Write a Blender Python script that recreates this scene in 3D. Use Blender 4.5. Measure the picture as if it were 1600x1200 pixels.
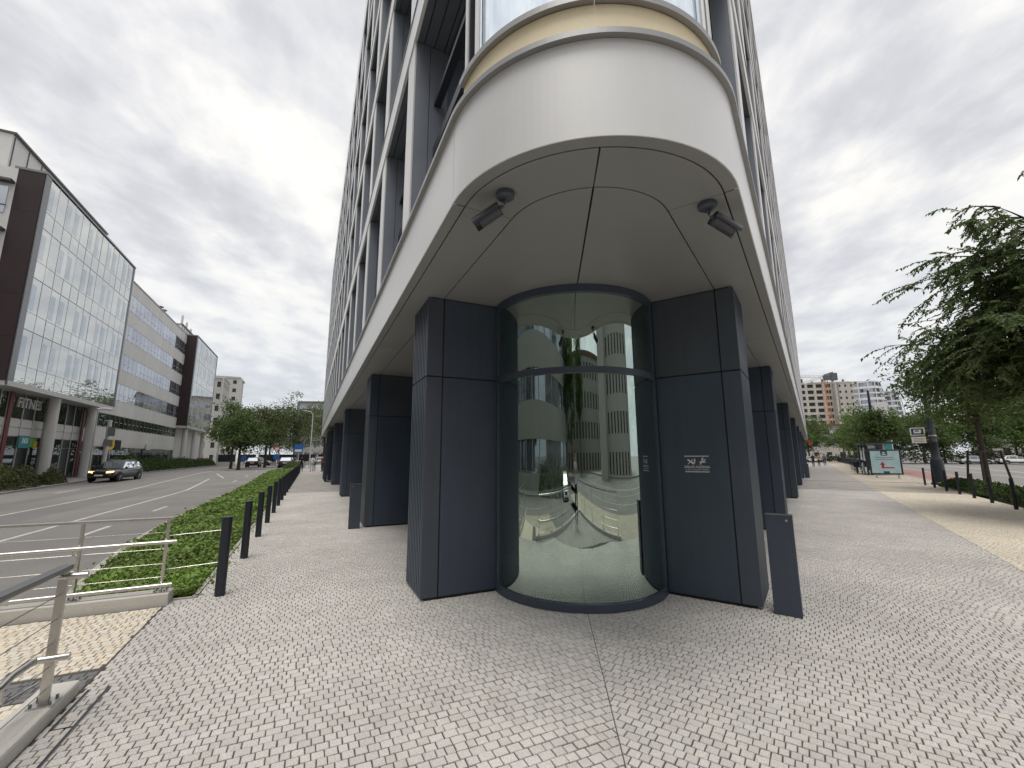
import bpy, bmesh, math, random
import numpy as np
from mathutils import Vector, Matrix
rnd = random.Random(7)
RNG = np.random.default_rng(11)
for o in list(bpy.data.objects):
    bpy.data.objects.remove(o)
scn = bpy.context.scene
col = scn.collection
rad = math.radians

# ------------------------------------------------------------------ camera
EYE = 1.6
pitch, roll = rad(9.602), rad(-0.25)
Fw = Vector((0, math.cos(pitch), math.sin(pitch)))
U0 = Vector((0, -math.sin(pitch), math.cos(pitch)))
X0 = Vector((1, 0, 0))
Xc = X0 * math.cos(roll) + U0 * math.sin(roll)
Uc = -X0 * math.sin(roll) + U0 * math.cos(roll)
cam = bpy.data.cameras.new("camera")
cam.sensor_width = 36
cam.lens = 36 * 665.42 / 1600
cam.clip_start = 0.02
cam.clip_end = 3000
camo = bpy.data.objects.new("camera", cam)
col.objects.link(camo)
m = Matrix((Xc, Uc, -Fw)).transposed().to_4x4()
m.translation = (0, 0, EYE)
camo.matrix_world = m
scn.camera = camo

# ------------------------------------------------------------------ sky, sun, exposure
SUN_EL, SUN_AZ = rad(74), rad(195)          # azimuth from +Y towards +X
world = bpy.data.worlds.new("World")
scn.world = world
world.use_nodes = True
nt = world.node_tree
nt.nodes.clear()
def N(t, ty, **k):
    n = t.nodes.new(ty)
    for a, b in k.items():
        setattr(n, a, b)
    return n
out = N(nt, 'ShaderNodeOutputWorld')
bg = N(nt, 'ShaderNodeBackground')
bg.inputs['Strength'].default_value = 0.1
nt.links.new(bg.outputs[0], out.inputs[0])
sky = N(nt, 'ShaderNodeTexSky')
sky.sky_type = 'NISHITA'
sky.sun_disc = False
sky.sun_elevation = SUN_EL
sky.sun_rotation = SUN_AZ
sky.air_density = 1.0
sky.dust_density = 1.5
tc = N(nt, 'ShaderNodeTexCoord')
sep = N(nt, 'ShaderNodeSeparateXYZ')
nt.links.new(tc.outputs['Generated'], sep.inputs[0])
def M(t, op, a, b=None, c=None):
    n = N(t, 'ShaderNodeMath', operation=op)
    for i, v in enumerate((a, b, c)):
        if v is None:
            continue
        if isinstance(v, (int, float)):
            n.inputs[i].default_value = v
        else:
            t.links.new(v, n.inputs[i])
    return n.outputs[0]
zc = M(nt, 'MAXIMUM', sep.outputs[2], 0.0)
den = M(nt, 'ADD', zc, 0.16)
px = M(nt, 'DIVIDE', sep.outputs[0], den)
py = M(nt, 'DIVIDE', sep.outputs[1], den)
cmb = N(nt, 'ShaderNodeCombineXYZ')
nt.links.new(px, cmb.inputs[0]); nt.links.new(py, cmb.inputs[1])
mp = N(nt, 'ShaderNodeMapping')
mp.inputs['Rotation'].default_value = (0, 0, rad(-28))
mp.inputs['Scale'].default_value = (1.0, 0.72, 1)
mp.inputs['Location'].default_value = (3.1, 1.7, 0)
nt.links.new(cmb.outputs[0], mp.inputs[0])
n1 = N(nt, 'ShaderNodeTexNoise')
n1.inputs['Scale'].default_value = 1.25; n1.inputs['Detail'].default_value = 8; n1.inputs['Roughness'].default_value = 0.52
n1.inputs['Distortion'].default_value = 0.15
nt.links.new(mp.outputs[0], n1.inputs['Vector'])
n2 = N(nt, 'ShaderNodeTexNoise')
n2.inputs['Scale'].default_value = 4.8; n2.inputs['Detail'].default_value = 6; n2.inputs['Roughness'].default_value = 0.55
n2.inputs['Distortion'].default_value = 0.15
nt.links.new(mp.outputs[0], n2.inputs['Vector'])
mixn = M(nt, 'ADD', M(nt, 'MULTIPLY', n1.outputs[0], 0.52), M(nt, 'MULTIPLY', n2.outputs[0], 0.48))
cr = N(nt, 'ShaderNodeValToRGB')
e = cr.color_ramp.elements
e[0].position = 0.36; e[0].color = (0.50, 0.50, 0.53, 1)
e[1].position = 0.66; e[1].color = (0.96, 0.93, 0.865, 1)
k = e.new(0.45); k.color = (0.60, 0.60, 0.62, 1)
k = e.new(0.51); k.color = (0.71, 0.705, 0.71, 1)
k = e.new(0.575); k.color = (0.86, 0.845, 0.81, 1)
nt.links.new(mixn, cr.inputs[0])
# thicker, flatter veil towards the horizon
hz = N(nt, 'ShaderNodeMapRange')
hz.inputs['From Min'].default_value = 0.0; hz.inputs['From Max'].default_value = 0.42
hz.inputs['To Min'].default_value = 0.7; hz.inputs['To Max'].default_value = 0.0
nt.links.new(zc, hz.inputs['Value'])
mxh = N(nt, 'ShaderNodeMix', data_type='RGBA')
nt.links.new(hz.outputs[0], mxh.inputs['Factor'])
nt.links.new(cr.outputs[0], mxh.inputs['A'])
mxh.inputs['B'].default_value = (0.60, 0.635, 0.69, 1)
# brighter cloud where the sun stands behind it
sd = Vector((math.sin(SUN_AZ) * math.cos(SUN_EL), math.cos(SUN_AZ) * math.cos(SUN_EL), math.sin(SUN_EL)))
dt = N(nt, 'ShaderNodeVectorMath', operation='DOT_PRODUCT')
nt.links.new(tc.outputs['Generated'], dt.inputs[0]); dt.inputs[1].default_value = sd
gl = N(nt, 'ShaderNodeMapRange')
gl.inputs['From Min'].default_value = -0.2; gl.inputs['From Max'].default_value = 1.0
gl.inputs['To Min'].default_value = 7.5; gl.inputs['To Max'].default_value = 8.8
nt.links.new(dt.outputs['Value'], gl.inputs['Value'])
scl = N(nt, 'ShaderNodeVectorMath', operation='SCALE')
nt.links.new(mxh.outputs['Result'], scl.inputs[0]); nt.links.new(gl.outputs[0], scl.inputs['Scale'])
mxs = N(nt, 'ShaderNodeMix', data_type='RGBA')
mxs.inputs['Factor'].default_value = 0.92
nt.links.new(sky.outputs[0], mxs.inputs['A'])
nt.links.new(scl.outputs[0], mxs.inputs['B'])
nt.links.new(mxs.outputs['Result'], bg.inputs['Color'])

sun = bpy.data.lights.new("sun", 'SUN')
sun.energy = 1.4
sun.angle = rad(28)
sun.color = (1.0, 0.96, 0.89)
suno = bpy.data.objects.new("sun", sun)
col.objects.link(suno)
suno.rotation_euler = (-sd).to_track_quat('-Z', 'Y').to_euler()
scn.view_settings.view_transform = 'Standard'
scn.view_settings.look = 'None'
scn.view_settings.exposure = 0.62
scn.view_settings.gamma = 1.0
scn.render.resolution_x, scn.render.resolution_y = 1024, 768

# ------------------------------------------------------------------ materials
MATS = {}
def mat(name, c, rough=0.5, metal=0.0, var=0.0, vscale=4.0, bump=0.0, bscale=60.0, spec=0.5,
        fine=0.0, fscale=180.0, coat_r=0.05, streak=0.0, tint=0.0, objrand=0.0, coat=0.0, c2=None, emit=None):
    if name in MATS:
        return MATS[name]
    mt = bpy.data.materials.new(name)
    mt.use_nodes = True
    t = mt.node_tree
    b = t.nodes['Principled BSDF']
    b.inputs['Roughness'].default_value = rough
    b.inputs['Metallic'].default_value = metal
    b.inputs['Specular IOR Level'].default_value = spec
    b.inputs['Coat Weight'].default_value = coat
    b.inputs['Coat Roughness'].default_value = coat_r
    c = (c[0], c[1], c[2], 1)
    rgb = N(t, 'ShaderNodeRGB'); rgb.outputs[0].default_value = c
    cur = rgb.outputs[0]
    tcx = N(t, 'ShaderNodeTexCoord')
    def scaleby(cur, fac):
        s = N(t, 'ShaderNodeVectorMath', operation='SCALE')
        t.links.new(cur, s.inputs[0]); t.links.new(fac, s.inputs['Scale'])
        return s.outputs[0]
    if var or c2:
        n = N(t, 'ShaderNodeTexNoise'); n.inputs['Scale'].default_value = vscale
        n.inputs['Detail'].default_value = 6; n.inputs['Roughness'].default_value = 0.62
        t.links.new(tcx.outputs['Object'], n.inputs['Vector'])
        if c2:
            mr = N(t, 'ShaderNodeMapRange'); mr.inputs['From Min'].default_value = 0.35; mr.inputs['From Max'].default_value = 0.65
            t.links.new(n.outputs[0], mr.inputs['Value'])
            mx = N(t, 'ShaderNodeMix', data_type='RGBA')
            t.links.new(mr.outputs[0], mx.inputs['Factor']); t.links.new(cur, mx.inputs['A'])
            mx.inputs['B'].default_value = (c2[0], c2[1], c2[2], 1)
            cur = mx.outputs['Result']
        if var:
            mr = N(t, 'ShaderNodeMapRange'); mr.inputs['From Min'].default_value = 0.25; mr.inputs['From Max'].default_value = 0.75
            mr.inputs['To Min'].default_value = 1 - var; mr.inputs['To Max'].default_value = 1 + var
            t.links.new(n.outputs[0], mr.inputs['Value'])
            cur = scaleby(cur, mr.outputs[0])
            mr2 = N(t, 'ShaderNodeMapRange'); mr2.inputs['From Min'].default_value = 0.25; mr2.inputs['From Max'].default_value = 0.75
            mr2.inputs['To Min'].default_value = max(0.02, rough - 0.08); mr2.inputs['To Max'].default_value = min(1, rough + 0.08)
            t.links.new(n.outputs[0], mr2.inputs['Value'])
            t.links.new(mr2.outputs[0], b.inputs['Roughness'])
    if fine:
        n = N(t, 'ShaderNodeTexNoise'); n.inputs['Scale'].default_value = fscale
        n.inputs['Detail'].default_value = 3; n.inputs['Roughness'].default_value = 0.7
        t.links.new(tcx.outputs['Object'], n.inputs['Vector'])
        mr = N(t, 'ShaderNodeMapRange'); mr.inputs['From Min'].default_value = 0.3; mr.inputs['From Max'].default_value = 0.7
        mr.inputs['To Min'].default_value = 1 - fine; mr.inputs['To Max'].default_value = 1 + fine
        t.links.new(n.outputs[0], mr.inputs['Value'])
        cur = scaleby(cur, mr.outputs[0])
    if streak:
        mpg = N(t, 'ShaderNodeMapping'); mpg.inputs['Scale'].default_value = (7, 7, 0.35)
        t.links.new(tcx.outputs['Object'], mpg.inputs[0])
        n = N(t, 'ShaderNodeTexNoise'); n.inputs['Scale'].default_value = 1.6; n.inputs['Detail'].default_value = 7; n.inputs['Roughness'].default_value = 0.65
        t.links.new(mpg.outputs[0], n.inputs['Vector'])
        mr = N(t, 'ShaderNodeMapRange'); mr.inputs['From Min'].default_value = 0.42; mr.inputs['From Max'].default_value = 0.72
        mr.inputs['To Min'].default_value = 1.0; mr.inputs['To Max'].default_value = 1 - streak
        t.links.new(n.outputs[0], mr.inputs['Value'])
        cur = scaleby(cur, mr.outputs[0])
    if tint or objrand:
        at = N(t, 'ShaderNodeAttribute'); at.attribute_name = 'tint'
        oi = N(t, 'ShaderNodeObjectInfo')
        r = M(t, 'FRACT', M(t, 'ADD', at.outputs['Fac'], oi.outputs['Random']))
        mr = N(t, 'ShaderNodeMapRange')
        k = tint or objrand
        mr.inputs['To Min'].default_value = 1 - k; mr.inputs['To Max'].default_value = 1 + k
        t.links.new(r, mr.inputs['Value'])
        cur = scaleby(cur, mr.outputs[0])
        h = N(t, 'ShaderNodeHueSaturation')
        r2 = M(t, 'FRACT', M(t, 'MULTIPLY', r, 7.31))
        mr = N(t, 'ShaderNodeMapRange'); mr.inputs['To Min'].default_value = 0.75; mr.inputs['To Max'].default_value = 1.2
        t.links.new(r2, mr.inputs['Value']); t.links.new(mr.outputs[0], h.inputs['Saturation'])
        r3 = M(t, 'FRACT', M(t, 'MULTIPLY', r, 13.7))
        mr = N(t, 'ShaderNodeMapRange'); mr.inputs['To Min'].default_value = 0.488; mr.inputs['To Max'].default_value = 0.512
        t.links.new(r3, mr.inputs['Value']); t.links.new(mr.outputs[0], h.inputs['Hue'])
        t.links.new(cur, h.inputs['Color'])
        cur = h.outputs[0]
    t.links.new(cur, b.inputs['Base Color'])
    if bump:
        n = N(t, 'ShaderNodeTexNoise'); n.inputs['Scale'].default_value = bscale
        n.inputs['Detail'].default_value = 5
        t.links.new(tcx.outputs['Object'], n.inputs['Vector'])
        bp = N(t, 'ShaderNodeBump'); bp.inputs['Strength'].default_value = bump; bp.inputs['Distance'].default_value = 0.02
        t.links.new(n.outputs[0], bp.inputs['Height']); t.links.new(bp.outputs[0], b.inputs['Normal'])
    if emit:
        b.inputs['Emission Color'].default_value = (*emit[:3], 1); b.inputs['Emission Strength'].default_value = emit[3]
    MATS[name] = mt
    return mt

def glass(name, refl, gloss_c, trans_c=None, body_c=(0.02, 0.025, 0.03), wav=0.0, wscale=0.4, fres=0.5, objrand=0.0):
    """coated glazing: a mirror layer over clear (trans_c) or dark (body_c) glass"""
    mt = bpy.data.materials.new(name); mt.use_nodes = True
    t = mt.node_tree; t.nodes.clear()
    o = N(t, 'ShaderNodeOutputMaterial')
    g = N(t, 'ShaderNodeBsdfGlossy'); g.inputs['Roughness'].default_value = 0.012
    g.inputs['Color'].default_value = (*gloss_c, 1)
    if trans_c:
        b = N(t, 'ShaderNodeBsdfTransparent'); b.inputs['Color'].default_value = (*trans_c, 1)
    else:
        b = N(t, 'ShaderNodeBsdfDiffuse'); b.inputs['Color'].default_value = (*body_c, 1)
        if objrand:
            oi = N(t, 'ShaderNodeObjectInfo')
            mx = N(t, 'ShaderNodeMix', data_type='RGBA')
            mr = M(t, 'POWER', oi.outputs['Random'], 1.6)
            t.links.new(mr, mx.inputs['Factor'])
            mx.inputs['A'].default_value = (*body_c, 1)
            mx.inputs['B'].default_value = (min(1, body_c[0] + objrand), min(1, body_c[1] + objrand), min(1, body_c[2] + objrand * 1.03), 1)
            t.links.new(mx.outputs['Result'], b.inputs['Color'])
    fr = N(t, 'ShaderNodeFresnel'); fr.inputs['IOR'].default_value = 1.5
    fac = M(t, 'MINIMUM', M(t, 'ADD', M(t, 'MULTIPLY', fr.outputs[0], fres), refl), 1.0)
    ms = N(t, 'ShaderNodeMixShader')
    t.links.new(fac, ms.inputs[0]); t.links.new(b.outputs[0], ms.inputs[1]); t.links.new(g.outputs[0], ms.inputs[2])
    if wav:
        tcx = N(t, 'ShaderNodeTexCoord')
        n = N(t, 'ShaderNodeTexNoise'); n.inputs['Scale'].default_value = wscale; n.inputs['Detail'].default_value = 1
        t.links.new(tcx.outputs['Object'], n.inputs['Vector'])
        bp = N(t, 'ShaderNodeBump'); bp.inputs['Strength'].default_value = 1.0; bp.inputs['Distance'].default_value = wav
        t.links.new(n.outputs[0], bp.inputs['Height']); t.links.new(bp.outputs[0], g.inputs['Normal'])
    t.links.new(ms.outputs[0], o.inputs[0])
    MATS[name] = mt
    return mt

def leafmat(name, c, trans=0.35, k=0.35):
    mt = bpy.data.materials.new(name); mt.use_nodes = True
    t = mt.node_tree
    b = t.nodes['Principled BSDF']; b.inputs['Roughness'].default_value = 0.55
    b.inputs['Specular IOR Level'].default_value = 0.35
    at = N(t, 'ShaderNodeAttribute'); at.attribute_name = 'tint'
    mr = N(t, 'ShaderNodeMapRange'); mr.inputs['To Min'].default_value = 1 - k; mr.inputs['To Max'].default_value = 1 + k * 1.3
    t.links.new(at.outputs['Fac'], mr.inputs['Value'])
    rgb = N(t, 'ShaderNodeRGB'); rgb.outputs[0].default_value = (*c, 1)
    s = N(t, 'ShaderNodeVectorMath', operation='SCALE'); t.links.new(rgb.outputs[0], s.inputs[0]); t.links.new(mr.outputs[0], s.inputs['Scale'])
    h = N(t, 'ShaderNodeHueSaturation')
    mr = N(t, 'ShaderNodeMapRange'); mr.inputs['To Min'].default_value = 0.485; mr.inputs['To Max'].default_value = 0.525
    t.links.new(M(t, 'FRACT', M(t, 'MULTIPLY', at.outputs['Fac'], 9.7)), mr.inputs['Value']); t.links.new(mr.outputs[0], h.inputs['Hue'])
    t.links.new(s.outputs[0], h.inputs['Color'])
    t.links.new(h.outputs[0], b.inputs['Base Color'])
    tr = N(t, 'ShaderNodeBsdfTranslucent'); t.links.new(h.outputs[0], tr.inputs['Color'])
    ms = N(t, 'ShaderNodeMixShader'); ms.inputs[0].default_value = trans
    o = t.nodes['Material Output']
    t.links.new(b.outputs[0], ms.inputs[1]); t.links.new(tr.outputs[0], ms.inputs[2]); t.links.new(ms.outputs[0], o.inputs[0])
    MATS[name] = mt
    return mt

# ------------------------------------------------------------------ building helpers
WL = {}
class MB:
    def __init__(s):
        s.v = []; s.f = []; s.mi = []; s.cur = 0
    def face(s, pts, mi=None):
        i = len(s.v)
        s.v += [tuple(p) for p in pts]
        s.f.append(tuple(range(i, i + len(pts)))); s.mi.append(s.cur if mi is None else mi)
    def mesh_part(s, verts, faces, mi=None):
        i = len(s.v); s.v += [tuple(p) for p in verts]
        for f in faces:
            s.f.append(tuple(i + a for a in f)); s.mi.append(s.cur if mi is None else mi)
        return s
    def hexa(s, p, mi=None):   # 8 points: bottom 0-3, top 4-7
        return s.mesh_part(p, [(3, 2, 1, 0), (4, 5, 6, 7), (0, 1, 5, 4), (1, 2, 6, 5), (2, 3, 7, 6), (3, 0, 4, 7)], mi)
    def box(s, x0, x1, y0, y1, z0, z1, mi=None):
        return s.hexa([(x0, y0, z0), (x1, y0, z0), (x1, y1, z0), (x0, y1, z0), (x0, y0, z1), (x1, y0, z1), (x1, y1, z1), (x0, y1, z1)], mi)
    def prism(s, poly, z0, z1, mi=None):
        n = len(poly)
        vs = [(p[0], p[1], z0) for p in poly] + [(p[0], p[1], z1) for p in poly]
        fs = [tuple(range(n))[::-1], tuple(range(n, 2 * n))] + [(i, (i + 1) % n, n + (i + 1) % n, n + i) for i in range(n)]
        return s.mesh_part(vs, fs, mi)
    def tube(s, p0, p1, r, seg=8, r1=None, mi=None, caps=True):
        p0, p1 = Vector(p0), Vector(p1); d = (p1 - p0).normalized()
        a = d.orthogonal().normalized(); b = d.cross(a)
        r1 = r if r1 is None else r1
        vs = []
        for p, rr in ((p0, r), (p1, r1)):
            for i in range(seg):
                t = 2 * math.pi * i / seg
                vs.append(p + a * (rr * math.cos(t)) + b * (rr * math.sin(t)))
        fs = [(i, (i + 1) % seg, seg + (i + 1) % seg, seg + i) for i in range(seg)]
        if caps:
            fs += [tuple(range(seg))[::-1], tuple(range(seg, 2 * seg))]
        return s.mesh_part(vs, fs, mi)
    def path(s, pts, r, seg=8, mi=None):
        pts = [Vector(p) for p in pts]
        n = len(pts); rs = r if isinstance(r, (list, tuple)) else [r] * n
        rings = []; a = None
        for i in range(n):
            d = (pts[min(i + 1, n - 1)] - pts[max(i - 1, 0)]).normalized()
            a = d.orthogonal().normalized() if a is None else (a - d * a.dot(d)).normalized()
            b = d.cross(a)
            rings.append([pts[i] + a * (rs[i] * math.cos(2 * math.pi * k / seg)) + b * (rs[i] * math.sin(2 * math.pi * k / seg)) for k in range(seg)])
        vs = [p for q in rings for p in q]
        fs = [(i * seg + k, i * seg + (k + 1) % seg, (i + 1) * seg + (k + 1) % seg, (i + 1) * seg + k) for i in range(n - 1) for k in range(seg)]
        fs += [tuple(range(seg))[::-1], tuple(range((n - 1) * seg, n * seg))]
        return s.mesh_part(vs, fs, mi)
    def lathe(s, prof, c=(0, 0, 0), seg=16, mi=None):
        vs = []; n = len(prof)
        for (r, z) in prof:
            for k in range(seg):
                t = 2 * math.pi * k / seg
                vs.append((c[0] + r * math.cos(t), c[1] + r * math.sin(t), c[2] + z))
        fs = [(i * seg + k, i * seg + (k + 1) % seg, (i + 1) * seg + (k + 1) % seg, (i + 1) * seg + k) for i in range(n - 1) for k in range(seg)]
        fs += [tuple(range(seg))[::-1], tuple(range((n - 1) * seg, n * seg))]
        return s.mesh_part(vs, fs, mi)
    def mesh(s, name, mats, smooth=False):
        me = bpy.data.meshes.new(name)
        me.from_pydata(s.v, [], s.f)
        for x in (mats if isinstance(mats, (list, tuple)) else [mats]):
            me.materials.append(MATS[x] if isinstance(x, str) else x)
        if any(s.mi):
            me.polygons.foreach_set('material_index', s.mi)
        if smooth:
            me.polygons.foreach_set('use_smooth', [True] * len(s.f))
        me.validate()
        if smooth:
            try:
                me.set_sharp_from_angle(angle=rad(38))
            except Exception:
                pass
        return me
    def build(s, name, mats, parent=None, smooth=False, **k):
        return link(name, s.mesh(name, mats, smooth), parent, **k)

def link(name, me, parent=None, loc=(0, 0, 0), rz=0.0, label=None, cat=None, group=None, kind=None):
    o = bpy.data.objects.new(name, me)
    col.objects.link(o)
    loc = Vector(loc)
    if parent is not None:
        o.parent = parent
        o.location = loc - WL[parent.name]
    else:
        o.location = loc
    WL[o.name] = loc.copy()
    o.rotation_euler = (0, 0, rz)
    tag(o, label, cat, group, kind)
    return o
def tag(o, label=None, cat=None, group=None, kind=None):
    if label: o['label'] = label
    if cat: o['category'] = cat
    if group: o['group'] = group
    if kind: o['kind'] = kind
    return o
def empty(name, loc=(0, 0, 0), label=None, cat=None, group=None, parent=None):
    o = link(name, None, parent, loc, 0, label, cat, group)
    o.empty_display_size = 0.2
    return o
def copy_tree(o, parent=None):
    c = o.copy(); col.objects.link(c); c.parent = parent
    WL[c.name] = Vector((0, 0, 0))
    for ch in [x for x in o.children]:
        copy_tree(ch, c)
    return c
ORD = ['first', 'second', 'third', 'fourth', 'fifth', 'sixth', 'seventh', 'eighth', 'ninth', 'tenth', 'eleventh', 'twelfth', 'thirteenth']

# street frames: s runs along a facade line, n points out towards its street
class Fr:
    def __init__(s, o, ang, side):
        s.o = Vector((o[0], o[1], 0)); a = rad(ang)
        if side < 0:
            s.u = Vector((-math.sin(a), math.cos(a), 0)); s.n = Vector((-s.u.y, s.u.x, 0))
        else:
            s.u = Vector((math.sin(a), math.cos(a), 0)); s.n = Vector((s.u.y, -s.u.x, 0))
        s.rz = math.atan2(s.u.y, s.u.x)
    def p(s, a, n, z=0.0):
        q = s.o + s.u * a + s.n * n
        return Vector((q.x, q.y, z))
    def d(s, a, n, z=0.0):
        q = s.u * a + s.n * n
        return Vector((q.x, q.y, z))
    def inv(s, q):
        w = Vector((q[0], q[1], 0)) - s.o
        return w.dot(s.u), w.dot(s.n)
    def box(s, mb, a0, a1, n0, n1, z0, z1, mi=None, rel=False):
        f = s.d if rel else s.p
        c = [(a0, n0), (a1, n0), (a1, n1), (a0, n1)]
        return mb.hexa([f(a, n, z0) for a, n in c] + [f(a, n, z1) for a, n in c], mi)
LF = Fr((-1.036, 5.078), 25.10, -1)
RF = Fr((2.613, 4.775), 34.75, 1)
def _cross(p, u, q, v):
    d = u.x * v.y - u.y * v.x
    t = ((q.x - p.x) * v.y - (q.y - p.y) * v.x) / d
    return p + u * t
APEX = _cross(LF.p(0, 0.32), LF.u, RF.p(0, 0.32), RF.u)
BIS = (LF.u + RF.u).normalized()
HALF = rad(29.93)
ER = 1.26                                   # radius of the rounded corner
ARC_O = APEX + BIS * (ER / math.sin(HALF))
ANG_L = math.atan2(LF.n.y, LF.n.x)          # direction of the left tangent point
ANG_R = math.atan2(RF.n.y, RF.n.x)
if ANG_L < ANG_R:
    pass
def arc_pts(r, a0=0.0, a1=1.0, n=25):
    """points on the corner arc, 0 = left tangent, 1 = right tangent"""
    aL = ANG_L % (2 * math.pi); aR = ANG_R % (2 * math.pi)
    if aR < aL: aR += 2 * math.pi
    return [ARC_O + Vector((r * math.cos(aL + (aR - aL) * (a0 + (a1 - a0) * i / (n - 1))), r * math.sin(aL + (aR - aL) * (a0 + (a1 - a0) * i / (n - 1))), 0)) for i in range(n)]
ST_L = LF.inv(ARC_O + LF.n * ER)[0]
ST_R = RF.inv(ARC_O + RF.n * ER)[0]
def arc_strip(mb, r0, r1, z0, z1, a0=0.0, a1=1.0, n=25, mi=None):
    o = arc_pts(r0, a0, a1, n); i = arc_pts(r1, a0, a1, n)
    for k in range(n - 1):
        mb.hexa([(*i[k].xy, z0), (*i[k + 1].xy, z0), (*o[k + 1].xy, z0), (*o[k].xy, z0),
                 (*i[k].xy, z1), (*i[k + 1].xy, z1), (*o[k + 1].xy, z1), (*o[k].xy, z1)], mi)
    return mb
def text_mesh(txt, size, name, m_, extrude=0.0, bold=False):
    cu = bpy.data.curves.new(name, 'FONT'); cu.body = txt; cu.size = size; cu.align_x = 'CENTER'; cu.align_y = 'CENTER'
    cu.extrude = extrude; cu.resolution_u = 2
    if bold: cu.offset = size * 0.02
    ob = bpy.data.objects.new(name, cu); col.objects.link(ob)
    dg = bpy.context.evaluated_depsgraph_get(); dg.update()
    me = bpy.data.meshes.new_from_object(ob.evaluated_get(dg))
    bpy.data.objects.remove(ob); bpy.data.curves.remove(cu)
    me.materials.clear(); me.materials.append(MATS[m_])
    return me
def orient(me, origin, right, up):
    """lay a flat mesh (x right, y up) on a plane in the world"""
    right = Vector(right).normalized(); up = Vector(up).normalized(); nn = right.cross(up)
    me.transform(Matrix((right, up, nn)).transposed().to_4x4())
    me.transform(Matrix.Translation(origin))
    return me

# ------------------------------------------------------------------ surface colours
mat('sett_grey', (0.53, 0.505, 0.475), 0.75, fine=0.34, fscale=170, tint=0.075, var=0.19, vscale=0.7, bump=0.25, bscale=320)
mat('sett_beige', (0.68, 0.61, 0.50), 0.75, fine=0.12, fscale=260, tint=0.10, var=0.09, vscale=0.8, bump=0.25, bscale=320)
mat('sett_dark', (0.17, 0.17, 0.175), 0.75, fine=0.12, fscale=260, tint=0.09, var=0.07, vscale=1.1, bump=0.25, bscale=320)
mat('joint', (0.085, 0.077, 0.069), 0.95, var=0.3, vscale=9)
mat('asphalt', (0.205, 0.196, 0.188), 0.85, var=0.24, vscale=0.30, fine=0.18, fscale=90, bump=0.3, bscale=140)
mat('asphalt_patch', (0.17, 0.163, 0.158), 0.85, var=0.12, vscale=0.6, fine=0.18, fscale=90)
mat('red_lane', (0.30, 0.17, 0.15), 0.85, var=0.14, vscale=0.5, fine=0.12, fscale=90)
mat('paint_white', (0.50, 0.49, 0.47), 0.7, var=0.25, vscale=2.5, fine=0.2, fscale=40)
mat('concrete', (0.57, 0.55, 0.51), 0.8, var=0.10, vscale=3, fine=0.08, fscale=120, bump=0.15, bscale=90)
mat('kerb', (0.40, 0.385, 0.36), 0.8, var=0.15, vscale=2.5, fine=0.1, fscale=100)
mat('earth', (0.09, 0.075, 0.055), 0.95, var=0.3, vscale=6)
mat('pave_far', (0.30, 0.29, 0.275), 0.85, var=0.12, vscale=0.7)
mat('dark_slot', (0.012, 0.012, 0.013), 0.5)
mat('steel', (0.58, 0.565, 0.54), 0.30, metal=0.95, var=0.08, vscale=6)
mat('steel_dark', (0.20, 0.205, 0.21), 0.35, metal=0.8, var=0.1, vscale=5)
mat('navy', (0.060, 0.077, 0.106), 0.42, streak=0.10, objrand=0.05, var=0.09, vscale=1.5, spec=0.45)
mat('navy_post', (0.019, 0.024, 0.034), 0.42, var=0.12, vscale=4)

def brick_mat(name, c, frame, mortar=(0.08, 0.072, 0.064), w=0.072, h=0.0675):
    """distant setts: too small to build one by one"""
    mt = bpy.data.materials.new(name); mt.use_nodes = True
    t = mt.node_tree; b = t.nodes['Principled BSDF']; b.inputs['Roughness'].default_value = 0.8
    g = N(t, 'ShaderNodeNewGeometry')
    mp = N(t, 'ShaderNodeMapping'); mp.vector_type = 'TEXTURE'
    mp.inputs['Rotation'].default_value = (0, 0, math.atan2(frame.n.y, frame.n.x))
    t.links.new(g.outputs['Position'], mp.inputs[0])
    br = N(t, 'ShaderNodeTexBrick'); br.inputs['Scale'].default_value = 1.0
    br.inputs['Brick Width'].default_value = w; br.inputs['Row Height'].default_value = h
    br.inputs['Mortar Size'].default_value = 0.009; br.inputs['Mortar Smooth'].default_value = 0.2
    br.inputs['Bias'].default_value = 0.0
    br.inputs['Color1'].default_value = (c[0] * 0.9, c[1] * 0.9, c[2] * 0.9, 1)
    br.inputs['Color2'].default_value = (c[0] * 1.1, c[1] * 1.1, c[2] * 1.1, 1)
    br.inputs['Mortar'].default_value = (*mortar, 1)
    t.links.new(mp.outputs[0], br.inputs['Vector'])
    n = N(t, 'ShaderNodeTexNoise'); n.inputs['Scale'].default_value = 0.8; n.inputs['Detail'].default_value = 6
    t.links.new(g.outputs['Position'], n.inputs['Vector'])
    mr = N(t, 'ShaderNodeMapRange'); mr.inputs['From Min'].default_value = 0.25; mr.inputs['From Max'].default_value = 0.75
    mr.inputs['To Min'].default_value = 0.86; mr.inputs['To Max'].default_value = 1.14
    t.links.new(n.outputs[0], mr.inputs['Value'])
    s = N(t, 'ShaderNodeVectorMath', operation='SCALE'); t.links.new(br.outputs[0], s.inputs[0]); t.links.new(mr.outputs[0], s.inputs['Scale'])
    t.links.new(s.outputs[0], b.inputs['Base Color'])
    MATS[name] = mt
brick_mat('sett_far_left', (0.46, 0.435, 0.405), LF)
brick_mat('sett_far_right', (0.475, 0.45, 0.42), RF)
brick_mat('sett_far_beige', (0.62, 0.55, 0.445), RF)

# ------------------------------------------------------------------ ground and roads
mb = MB(); mb.face([(-1400, -1400, -0.9), (1400, -1400, -0.9), (1400, 1400, -0.9), (-1400, 1400, -0.9)])
mb.build('ground', 'pave_far', kind='structure')

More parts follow.
